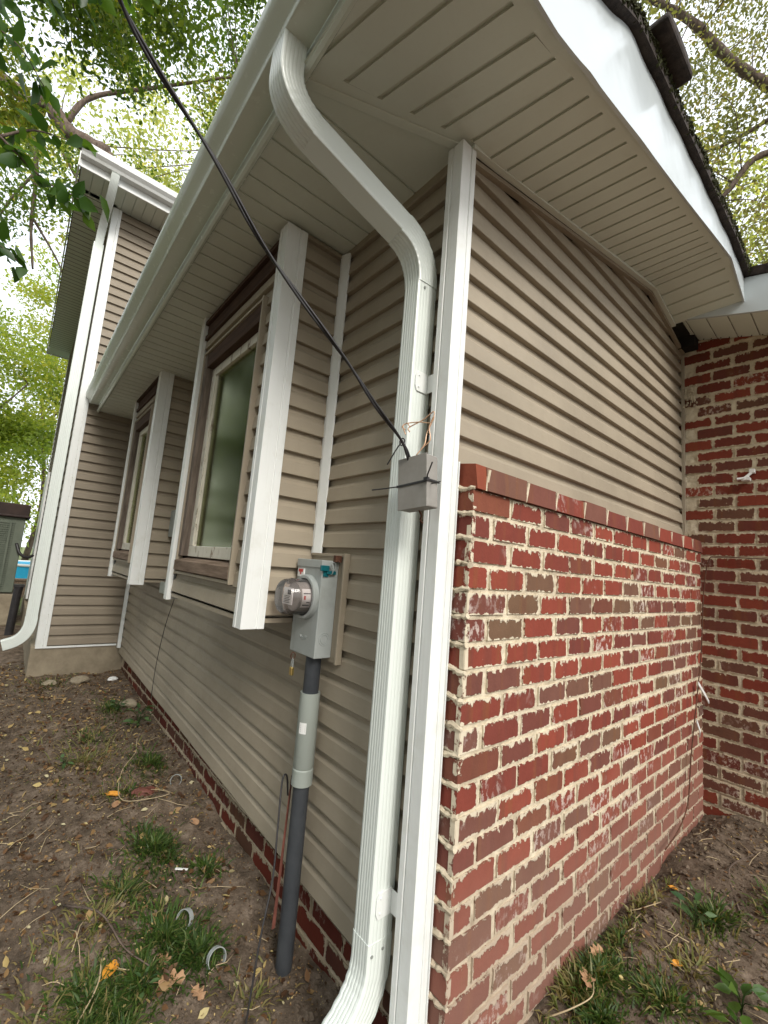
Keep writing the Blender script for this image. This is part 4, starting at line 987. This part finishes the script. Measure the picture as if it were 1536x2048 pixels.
def tree(label, base, trunk, blobs, nl, lsize, mtl, spread=.35, ncl=60, group=None, limbs=(), tr=.22, shape='hex', twigs=0, name='tree'):
    root = thing(name, label, 'tree', base, group)
    m_ = MB(); C = catmull(trunk, 5); m_.tube(C, [tr*(1-.6*i/len(C)) for i in range(len(C))], 10)
    m_.build('trunk', MT['bark'], root, smooth=True)
    for lp, r0, r1 in limbs:
        C = catmull(lp, 6); m_ = MB(); m_.tube(C, [r0+(r1-r0)*i/len(C)+r0*.08*math.sin(i*2.3) for i in range(len(C))], 8); m_.build('limb', MT['bark'], root, smooth=True)
    P = []; CL = []; LC = []
    for cs, rad, share in blobs:
        p, cl, wh = crown_pts(cs, rad, max(6, int(ncl*share)), int(nl*share), spread); P.append(p); CL.append(cl)
        tone = rng.random(len(cl)); LC.append(np.clip(tone[wh]*.7+rng.random(len(wh))*.4-.05, 0, 1))
    P = np.concatenate(P); CL = np.concatenate(CL); LC = np.concatenate(LC)
    leaf_mesh('crown', P, rdir(len(P), -.4), rdir(len(P), 1.0), lsize*(.6+.8*rng.random(len(P))), mtl, root, shape, lc=LC, aspect=.6)
    if twigs:
        m_ = MB(); anchor = [Vector(q) for lp, _, _ in limbs for q in catmull(lp, 4)] or [Vector(q) for q in trunk[-2:]]
        for q in CL[rng.choice(len(CL), min(twigs, len(CL)), replace=False)]:
            q = Vector(q); a = min(anchor, key=lambda s_: (s_-q).length); mid = a.lerp(q, .5)+Vector(rng.normal(size=3)*.12*(q-a).length)
            C = catmull([a, mid, q], 5); ll = (q-a).length; m_.tube(C, [max(.004, .010*ll**.5*(1-.8*i/len(C))) for i in range(len(C))], 5)
        m_.build('twigs', MT['bark'], root, smooth=True)['kind'] = 'stuff'
    return root
cam0 = np.array([.8365, -1.0494, -.2699])
# tall tree rising behind the two storey wing: its bent limb shows over the wing roof
tree('tall tree behind the two storey house with thick bent brown limb over its roof', (-12, 1.5, -1.6),
     [(-12, 1.5, -1.8), (-12, 1.2, 3), (-12.1, .4, 7), (-12.2, -.65, 9.95)],
     [((-13.5, -3.0, 14.5), (3.6, 3.6, 3.2), .42), ((-11.0, 2.2, 14.2), (3.4, 3.4, 2.6), .38), ((-13.2, -1.6, 9.0), (1.6, 2.4, 2.2), .20)], 26000, .105, MT['leaf'], .38, 130,
     limbs=[([(-12.2, -.65, 9.95), (-12.5, -1.5, 10.2), (-12.6, -2.0, 10.75), (-12.9, -2.3, 10.65), (-13.2, -2.8, 11.1), (-13.8, -3.8, 11.6)], .21, .16),
            ([(-12.5, -1.6, 10.4), (-12.4, -1.2, 11.4), (-11.8, 0, 12.2), (-10.5, 1.8, 13.0)], .08, .03),
            ([(-12.9, -2.3, 10.6), (-13.2, -2.0, 9.2), (-13.3, -1.9, 7.8), (-13.2, -1.7, 6.6)], .07, .02),
            ([(-13.2, -2.0, 9.2), (-13.4, -2.4, 8.2), (-13.6, -2.7, 7.0)], .04, .012), ([(-13.3, -1.9, 8.0), (-13.3, -1.3, 7.2), (-13.2, -.9, 6.4)], .035, .012)], tr=.34, twigs=40)
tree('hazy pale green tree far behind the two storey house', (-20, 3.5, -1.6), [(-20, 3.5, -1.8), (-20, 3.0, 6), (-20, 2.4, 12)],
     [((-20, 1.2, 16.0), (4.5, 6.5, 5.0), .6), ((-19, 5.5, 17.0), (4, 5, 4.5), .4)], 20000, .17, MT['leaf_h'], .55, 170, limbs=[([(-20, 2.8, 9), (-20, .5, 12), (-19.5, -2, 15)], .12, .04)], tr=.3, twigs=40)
# nearer tree whose canopy hangs over the eave at upper left
tree('leafy green tree overhanging the long gutter at upper left', (-5.4, -5.2, -1.7),
     [(-5.4, -5.2, -1.8), (-5.3, -5.0, 1.5), (-5.2, -4.4, 4.2), (-4.8, -3.2, 6.2)],
     [((-4.3, -1.5, 6.7), (2.3, 1.7, 1.5), .60), ((-2.9, -.5, 6.4), (1.5, 1.3, 1.1), .22), ((-5.5, -2.6, 4.8), (1.0, 1.2, 1.2), .18)], 25000, .072, MT['leaf'], .20, 150,
     limbs=[([(-4.8, -3.2, 6.2), (-4.5, -2.2, 6.9), (-4.0, -1.2, 7.3), (-3.0, -.3, 7.6)], .09, .03), ([(-4.9, -3.4, 5.6), (-4.9, -2.4, 5.9), (-4.6, -1.4, 6.0)], .05, .02)], tr=.20, twigs=45)
# bright foliage low at the left edge
for nm, base, cs, rad, nn_, lb in (
    ('tree', (-24, -4.2, -1.6), (-24, -3.6, 4.6), (3.5, 3.6, 5.2), 26000, 'sunlit yellow green tree filling the gap left of the wing'),
    ('tree', (-30, -.5, -1.6), (-30, -1.0, 7.5), (5, 4.5, 8.5), 24000, 'pale yellow green tree farthest away behind the sunlit one'),
    ('shrub', (-19.5, -3.8, -1.6), (-19.5, -3.2, .1), (1.8, 1.9, 1.5), 9000, 'low tangled shrub above the air conditioner')):
    tree(lb, base, [base, (base[0], base[1]+.3, 2 if nm == 'tree' else -.6), (cs[0]+.3, cs[1], cs[2])], [(cs, rad, 1.0)], nn_, .17, MT['leaf_y'], .6, 70, tr=.16 if nm == 'tree' else .06, name=nm,
         limbs=[([(cs[0], cs[1], cs[2]-2), (cs[0]+.5, cs[1]+1, cs[2]), (cs[0], cs[1]+2, cs[2]+2)], .09, .02)] if nm == 'tree' else (), twigs=30)
# trees over the gable roof, upper right
tree('large olive leaved tree with long bare limbs above the gable roof', (1.5, 11.5, -1.5),
     [(1.5, 11.5, -1.8), (1.4, 11.3, 4), (1.0, 10.8, 8)],
     [((-1.0, 8.2, 11.8), (3.0, 2.8, 3.2), .42), ((.8, 10.5, 9.0), (2.4, 2.4, 3.2), .33), ((-2.2, 8.8, 8.2), (1.8, 2.2, 2.2), .25)], 26000, .08, MT['leaf_r'], .30, 190,
     limbs=[([(1.0, 10.8, 8.0), (.0, 10.1, 9.9), (-.9, 9.15, 10.9), (-1.5, 8.3, 11.8), (-2.2, 7.8, 12.7)], .14, .06),
            ([(1.2, 11.0, 6.2), (.2, 10.2, 8.6), (-.6, 9.4, 8.7), (-1.1, 9.0, 7.9), (-1.6, 8.8, 7.4)], .09, .035), ([(-.3, 9.9, 9.9), (-1.3, 9.6, 9.6), (-2.6, 9.4, 9.9)], .05, .02)], tr=.3, twigs=60)
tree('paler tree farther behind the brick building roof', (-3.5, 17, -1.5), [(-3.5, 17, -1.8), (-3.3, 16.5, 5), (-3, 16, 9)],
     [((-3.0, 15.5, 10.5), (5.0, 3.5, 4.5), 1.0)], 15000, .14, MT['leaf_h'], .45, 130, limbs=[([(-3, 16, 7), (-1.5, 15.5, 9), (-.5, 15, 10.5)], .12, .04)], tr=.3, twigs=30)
# unseen trees behind the camera, tall to block sky light; reflected in the panes
for k_, (bx, by) in enumerate(((-5.0, -9), (-12.5, -6.4), (1.0, -9.5), (6.5, -6.5))):
    tree(['unseen broad tree across the yard reflected in the near window', 'unseen tree across the yard nearest the air conditioner side', 'unseen tree across the yard behind the photographer', 'unseen tree across the yard on the brick wall side'][k_], (bx, by, -1.7),
         [(bx, by, -1.8), (bx+.1, by, 1.5), (bx, by+.2, 4)], [((bx, by, 5.2), (3.0, 2.2, 4.8), .8), ((bx+.5, by, 1.2), (2.2, 1.8, 1.4), .2)], 9000, .34, MT['leaf'], .6, 80, 'unseen trees across the yard', tr=.2)
# twig with large leaves close to the camera, upper left
nb = thing('leafy_branch', 'dark leafy branch hanging close by in the upper left corner', 'branch', (-1.6, -1.6, 1.3))
stems = [[(-2.6, -2.9, 1.9), (-1.9, -1.95, 1.75), (-1.50, -1.52, 1.50), (-1.36, -1.32, 1.28), (-1.30, -1.15, 1.15), (-1.24, -1.02, 1.12)],
         [(-1.9, -1.95, 1.75), (-1.55, -1.55, 1.95), (-1.36, -1.30, 1.95), (-1.22, -1.10, 2.05)],
         [(-1.50, -1.52, 1.50), (-1.40, -1.42, 1.15), (-1.38, -1.33, .92), (-1.33, -1.2, .80)],
         [(-1.55, -1.55, 1.95), (-1.45, -1.30, 2.3), (-1.3, -.95, 2.5), (-1.25, -.72, 2.55)],
         [(-1.36, -1.32, 1.28), (-1.38, -1.22, 1.40), (-1.42, -1.05, 1.48)],
         [(-1.9, -1.95, 1.95), (-1.52, -1.55, 1.82), (-1.36, -1.34, 1.70), (-1.28, -1.22, 1.52)], [(-1.9, -1.95, 2.0), (-1.50, -1.45, 2.15), (-1.32, -1.16, 2.2), (-1.2, -.95, 2.15)]]
mb = MB(); Cs = []; Ds = []
for i, st_ in enumerate(stems):
    C = catmull(st_, 8); mb.tube(C, [max(.002, (.010 if i == 0 else .006)*(1-.85*k/len(C))) for k in range(len(C))], 6)
    for k in range(len(C)//4, len(C)):
        for _ in range(1 if i == 4 else 2):
            Cs.append(np.array(C[k])+rng.normal(size=3)*.02); t_ = np.array((C[min(k+1, len(C)-1)]-C[max(k-1, 0)]).normalized()); Ds.append(t_*.5+rng.normal(size=3)*.6+np.array([0, 0, -.5]))
mb.build('stem', MT['bark'], nb, smooth=True)
Cs = np.array(Cs); Ds = np.array(Ds)
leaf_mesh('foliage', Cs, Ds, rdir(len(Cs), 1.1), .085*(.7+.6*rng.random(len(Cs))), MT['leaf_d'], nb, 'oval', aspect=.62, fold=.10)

# ---------------------------------------------------------------- ground cover
def onground(x, y, dz=0): return (x, y, gfull(x, y)+dz)
def free(x, y):
    if x < -4.62 and y > -.78: return False
    if y > -.005 and x < .02: return False
    return y < 2.36
def scatter(n, x0, x1, y0, y1):
    out = []
    while len(out) < n:
        x, y = random.uniform(x0, x1), random.uniform(y0, y1)
        if free(x, y): out.append((x, y))
    return out
def grass(name, label, patches, group=None):
    C = []; D = []; Sz = []; LCs = []
    for (cx_, cy_, rx, ry, n, h, dry) in patches:
        for _ in range(int(n*1.45)):
            a = random.random()*6.28; rr_ = abs(random.gauss(0, .5)); x, y = cx_+math.cos(a)*rr_*rx, cy_+math.sin(a)*rr_*ry
            if not free(x, y): continue
            tx, ty = x+random.gauss(0, .02), y+random.gauss(0, .02)
            C.append(onground(x, y, -.004)); l_ = h*.78*random.uniform(.4, 1.25)
            D.append((math.cos(a)*random.uniform(.1, 1.1)+random.gauss(0, .3), math.sin(a)*random.uniform(.1, 1.1)+random.gauss(0, .3), random.uniform(.35, 1.1))); Sz.append(l_)
            LCs.append(random.uniform(.86, 1) if random.random() < dry else random.uniform(0, .8))
    C = np.array(C); D = np.array(D); Sz = np.array(Sz); LCs = np.array(LCs)
    # two-piece arching blades
    D = D/np.linalg.norm(D, axis=1, keepdims=True); D2 = D+np.array([0, 0, -.75])*(.4+rng.random((len(D), 1))); D2 /= np.linalg.norm(D2, axis=1, keepdims=True)
    Sd = np.cross(D, np.array([0, 0, 1.])+rng.normal(size=D.shape)*.2); Sd /= np.linalg.norm(Sd, axis=1, keepdims=True)
    w = (.0022+.0018*rng.random(len(C)))[:, None]
    p0 = C; p1 = C+D*(Sz*.5)[:, None]; p2 = p1+D2*(Sz*.5)[:, None]
    V = np.stack([p0-Sd*w, p0+Sd*w, p1+Sd*w*.85, p2, p1-Sd*w*.85], 1).reshape(-1, 3); n = len(C)
    me = bpy.data.meshes.new(name); me.vertices.add(n*5); me.vertices.foreach_set('co', V.ravel().astype('f'))
    idx = (np.arange(n)[:, None]*5+np.array([0, 1, 2, 4, 4, 2, 3])[None, :]).ravel(); me.loops.add(n*7); me.loops.foreach_set('vertex_index', idx.astype('i'))
    me.polygons.add(n*2); me.polygons.foreach_set('loop_start', (np.arange(n)[:, None]*7+np.array([0, 4])[None, :]).ravel().astype('i')); me.update(calc_edges=True)
    a = me.attributes.new('lc', 'FLOAT', 'POINT'); a.data.foreach_set('value', np.repeat(LCs, 5).astype('f'))
    me.materials.append(MT['grass']); o = bpy.data.objects.new(name, me); COL.objects.link(o)
    return tag(o, label, 'grass', group, kind='stuff')
grass('grass', 'loose tufts of short green grass growing through bare soil', [
    (-1.50, -.34, .26, .13, 620, .085, .08), (-1.30, -.50, .22, .12, 240, .08, .25), (-.97, -.42, .20, .13, 620, .085, .08), (-.86, -.34, .13, .10, 420, .085, .05),
    (-.85, -.52, .16, .10, 420, .075, .12), (-.80, -.68, .20, .13, 420, .075, .2), (-.72, -.60, .12, .10, 260, .07, .2), (-2.35, -.18, .22, .10, 220, .10, .1), (-2.1, -.34, .3, .2, 200, .06, .3),
    (-2.9, -.45, .3, .2, 200, .06, .2), (-3.4, -.25, .4, .12, 240, .09, .2), (-.95, -.72, .25, .2, 160, .05, .5), (-1.25, -.18, .10, .08, 200, .07, .1),
    (.10, .72, .10, .17, 520, .075, .15), (.16, .58, .10, .10, 360, .07, .1), (.26, .80, .14, .12, 360, .07, .25), (.28, 1.35, .10, .16, 260, .085, .15), (.45, 1.6, .12, .2, 160, .09, .3), (.07, .95, .05, .22, 220, .05, .5), (.2, .35, .2, .2, 300, .06, .4),
    (.45, .55, .2, .3, 300, .05, .3), (-4.3, -.6, .4, .3, 160, .07, .3), (-.88, -.66, .16, .07, 420, .07, .2), (-.80, -.60, .14, .06, 300, .07, .2), (-11, -1.6, 2.5, 1.2, 1500, .2, .2)])
grass('dry_grass', 'flattened dry straw and stalks around the grass tufts', [
    (-1.1, -.62, .5, .25, 160, .08, 1), (-.9, -.80, .4, .2, 120, .08, 1), (.06, .62, .08, .22, 220, .10, 1), (.3, 1.0, .3, .5, 200, .09, 1), (-2.6, -.5, .8, .4, 260, .12, 1), (.06, 1.2, .05, .4, 120, .07, 1), (-.62, -.25, .1, .12, 50, .07, 1)])
def litter(name, label, n, area, smin, smax, low=0.0, tilt=.35):
    P = scatter(n, *area); C = np.array([onground(x, y, .004+random.random()*.008) for x, y in P])
    D = rng.normal(size=(n, 3)); D[:, 2] *= tilt; Nn = rng.normal(size=(n, 3))*.6; Nn[:, 2] += 1
    sz = smin+(smax-smin)*rng.random(n)**4
    return tag(leaf_mesh(name, C, D, Nn, sz, MT['litter'], None, 'oval', lc=low+(1-low)*rng.random(n)**1.7, aspect=.62, fold=.10), label, 'leaf litter', kind='stuff')
litter('leaf_litter', 'small yellow and brown fallen leaves scattered over the soil', 8000, (-5.4, -.3, -1.25, 0.0), .008, .045)
litter('leaf_litter', 'brown leaf crumbs on the soil in front of the brick dado', 2600, (.0, 1.1, .2, 2.35), .006, .030, 0, .5)
# fine chips
litter('wood_chips', 'pale chips and crumbs of bark on the soil', 9000, (-5.0, -.3, -1.2, 0.0), .004, .014, .3)
cl = MB()
def clods(n, x0, x1, y0, y1):
    for x, y in scatter(n, x0, x1, y0, y1):
        s_ = .003+.013*random.random()**3; c = Vector(onground(x, y, s_*.25)); a = random.random()*3
        pts = [c+Vector((math.cos(a+q)*s_*random.uniform(.7, 1.2), math.sin(a+q)*s_*random.uniform(.7, 1.2), random.uniform(-.3, .3)*s_)) for q in (0, 1.26, 2.5, 3.8, 5.0)]
        tp, bt = c+Vector((0, 0, s_*.7)), c-Vector((0, 0, s_*.7))
        for i in range(5): cl.face([pts[i], pts[(i+1) % 5], tp]); cl.face([pts[(i+1) % 5], pts[i], bt])
clods(5200, -3.6, -.3, -1.0, -.01); clods(3600, .0, .9, .2, 2.35)
tag(cl.build('soil_crumbs', MT['soil'], fix=False), 'crumbs and small clods of soil', 'soil crumbs', kind='stuff')
# twigs
tw = MB()
for k_ in range(190):
    (x, y), = scatter(1, -4.4, .9, -1.1, 2.3); a = random.random()*6.28; l_ = random.uniform(.03, .16)
    pts = []
    for j in range(4): pts.append(onground(x+math.cos(a)*l_*j/3+random.gauss(0, .004), y+math.sin(a)*l_*j/3+random.gauss(0, .004), .006+random.random()*.012))
    if all(free(p[0], p[1]) for p in pts): tw.tube(pts, [random.uniform(.0008, .0018)]*4, 5)
tag(tw.build('twig_litter', MT['drygrass'], smooth=True), 'thin dry twigs strewn over the soil', 'twigs', kind='stuff')
def stick(pts, r_, label, mtl='bark', name='stick'):
    m_ = MB(); C = catmull([onground(x, y, z) for x, y, z in pts], 6); m_.tube(C, [r_*(1-.5*i/len(C)) for i in range(len(C))], 6); return tag(m_.build(name, MT[mtl], smooth=True), label, name.replace('_', ' '))
stick([(-1.33, -.70, .01), (-1.10, -.62, .03), (-.96, -.56, .02), (-.86, -.50, .03)], .004, 'long grey stick lying across the dark clod of earth', 'bark')
stick([(-.98, -.62, .01), (-.90, -.64, .02), (-.82, -.70, .015), (-.76, -.71, .02)], .003, 'forked pale stalk in the nearest grass at lower left', 'drygrass')
stick([(.35, 1.45, .01), (.25, 1.75, .015), (.30, 2.0, .01)], .004, 'thin brown stick on the soil before the inner brick corner', 'bark')
stick([(.04, .45, .01), (.10, .50, .05), (.13, .58, .05), (.10, .66, .02)], .0025, 'curled dry stalk arching over grass at the foot of the brick dado', 'drygrass')
stick([(-2.75, -.18, .02), (-2.62, -.21, .012), (-2.50, -.24, .012), (-2.30, -.35, .012), (-2.0, -.40, .012), (-1.88, -.28, .02), (-1.86, -.19, .02), (-1.98, -.22, .02), (-2.1, -.30, .01)], .0028, 'long pale root lying in a loop on the soil before the foundation', 'drygrass', 'root')
# C-shaped pipe straps left on the soil
def pstrap(x, y, ang, label):
    m_ = MB(); T_ = Matrix.Translation(onground(x, y, .020))@Matrix.Rotation(ang, 4, 'Z')@Matrix.Rotation(R(70), 4, 'X'); rings = []
    for a in np.linspace(R(-40), R(220), 20):
        for_ = []
        for rr_, zz in ((.030, -.010), (.0325, -.010), (.0325, .010), (.030, .010)): for_.append(T_@Vector((rr_*math.cos(a), rr_*math.sin(a), zz)))
        rings.append(for_)
    m_.loft(rings); return tag(m_.build('pipe_strap', MT['steel'], smooth='auto'), label, 'pipe strap', 'loose grey pipe straps on the soil')
pstrap(-1.00, -.345, .5, 'loose grey pipe strap lying beside the grass tuft'); pstrap(-.78, -.30, 1.6, 'loose grey pipe strap nearest the conduit foot'); pstrap(-2.05, -.10, 1.0, 'loose grey pipe strap farthest off by the brick foundation')
# individual fallen leaves
def oak_leaf(x, y, size, ang, mtl, label, lobes=True, group='large fallen leaves', lift=.012, curl=.25):
    m_ = MB(); n_ = 44; T_ = Matrix.Translation(onground(x, y, lift))@Matrix.Rotation(ang, 4, 'Z')@Matrix.Rotation(R(12), 4, 'X')
    ring = []
    for k in range(n_):
        a = 2*math.pi*k/n_; rx = .5*size; ry = .30*size; q = 1.0
        if lobes: q = .72+.30*math.cos(a*8.0+.4)*abs(math.sin(a))**.3
        px, py = rx*math.cos(a)*(1 if lobes else 1), ry*math.sin(a)*q*(1.15 if lobes else 1)
        ring.append(T_@Vector((px*(.85+.15*q), py, curl*size*(py/(ry+1e-6))**2*.35+.04*size*math.sin(a*3))))
    c = T_@Vector((0, 0, -.01*size))
    for k in range(n_): m_.face([c, ring[k], ring[(k+1) % n_]])
    m_.tube([T_@Vector((-.5*size, 0, 0)), T_@Vector((-.72*size, .02*size, .02*size))], .0012, 5)
    return tag(m_.build('fallen_leaf', mtl, smooth=True), label, 'fallen leaf', group)
oak_leaf(-.785, -.445, .085, 1.2, MT['leaf_tan'], 'lobed tan oak leaf lying flat below the grass tuft')
oak_leaf(-.70, -.385, .06, .3, MT['leaf_tan'], 'crumpled pale oak leaf to the right of the tan one')
oak_leaf(-.93, -.60, .065, 2.3, MT['leaf_or'], 'orange brown curled leaf beside the forked stalk', False)
oak_leaf(-.875, -.45, .06, .6, MT['leaf_tan'], 'brown oak leaf between grass tuft and pipe strap')
oak_leaf(.255, .985, .042, 1.0, MT['leaf_or'], 'bright orange leaf alone on the soil at lower right', False)
oak_leaf(.085, .645, .075, 2.0, MT['leaf_tan'], 'tan curled leaf standing in straw near the brick corner', True, lift=.03)
oak_leaf(.05, .80, .06, 1.3, MT['leaf_tan'], 'upright dry leaf against the dado grass', True, lift=.035)
oak_leaf(.11, 1.45, .035, .2, MT['leaf_or'], 'small orange leaf near the middle of the dado foot', False)
oak_leaf(.40, 1.95, .06, .2, MT['leaf_or'], 'long yellow leaf by the right frame edge', False)
oak_leaf(-1.62, -.12, .06, .4, MT['leaf_tan'], 'pale yellow leaf beside the brick foundation', False)
oak_leaf(-2.10, -.42, .07, .9, MT['leaf_or'], 'orange leaf in the middle of the left yard', False)
oak_leaf(-1.95, -.43, .06, 2.4, MT['leaf_tan'], 'tan leaf next to the orange one in the left yard', False)
m_ = MB(); T_ = Matrix.Translation(onground(-1.28, -.28, .012))@Matrix.Rotation(.9, 4, 'Z'); m_.box(-.028, .028, -.006, .006, 0, .004, 0, T_)
tag(m_.build('plastic_scrap', MT['label'], bevel=.002), 'small white plastic scrap beside the middle grass tuft', 'scrap')
# stones by the wing footing
def stone(x, y, s_, label, mtl='concrete'):
    bm = bmesh.new(); bmesh.ops.create_icosphere(bm, subdivisions=3, radius=s_)
    for v in bm.verts: v.co.x *= 1.3; v.co.z *= .55; v.co += Vector(rng.normal(size=3))*s_*.03+v.co.normalized()*s_*.18*math.sin(v.co.x*40/s_*.05+v.co.y*3/s_)
    me = bpy.data.meshes.new('stone'); bm.to_mesh(me); bm.free(); me.materials.append(MT[mtl]); o = bpy.data.objects.new('stone', me); COL.objects.link(o); o.location = onground(x, y, s_*.25); o.rotation_euler.z = x*7
    return tag(o, label, 'stone', 'stones along the wing footing')
stone(-3.45, -.12, .055, 'squarish tan stone near the inner corner foundation'); stone(-4.2, -.40, .06, 'pale flat stone in front of the concrete footing'); stone(-4.25, -.12, .035, 'small white stone close to the inside corner', 'label'); stone(-4.3, -.62, .045, 'grey stone left of the pale flat one')
stone(-2.05, -.27, .05, 'half buried red brick chip in the left yard', 'redtape')
# broad leaved weeds
def weed(x, y, n, size, h, label, mtl='weed', spread=.7):
    root = thing('weed', label, 'plant', onground(x, y), 'broad leaved weeds')
    st_ = MB(); C = []; D = []
    for k in range(n):
        a = 2*math.pi*k/n*1.6+random.random(); hh = h*random.uniform(.3, 1); tip = Vector(onground(x+math.cos(a)*h*.45*spread, y+math.sin(a)*h*.45*spread, hh))
        st_.tube(catmull([onground(x, y, 0), Vector(onground(x, y, hh*.6)).lerp(tip, .3), tip], 4), .0014, 5); C.append(tip); D.append((math.cos(a)+random.gauss(0, .3), math.sin(a)+random.gauss(0, .3), random.uniform(-.35, .35)))
    st_.build('stem', MT['grass'], root, smooth=True)
    leaf_mesh('foliage', np.array(C), np.array(D, float), rdir(n, 2.2), size*(.7+.6*rng.random(n)), MT[mtl], root, 'oval', aspect=.5, fold=.08)
weed(-2.95, -.14, 26, .06, .16, 'dark weed clump against the foundation before the inner corner')
weed(-3.3, -.22, 16, .05, .10, 'low weed behind the tan stone')
weed(-2.55, -.62, 10, .05, .07, 'small pale weed in the left yard')
weed(.25, 1.22, 10, .050, .10, 'grey green weed with pointed leaves in front of the dado')
weed(.44, .96, 9, .085, .10, 'big glossy green weed at the lower right edge', 'leaf_d')
weed(.46, .84, 10, .075, .08, 'dark broad leaved plant in the lower right corner', 'leaf_d')
weed(-.82, -.52, 7, .03, .05, 'light green seedling beside the oak leaf')
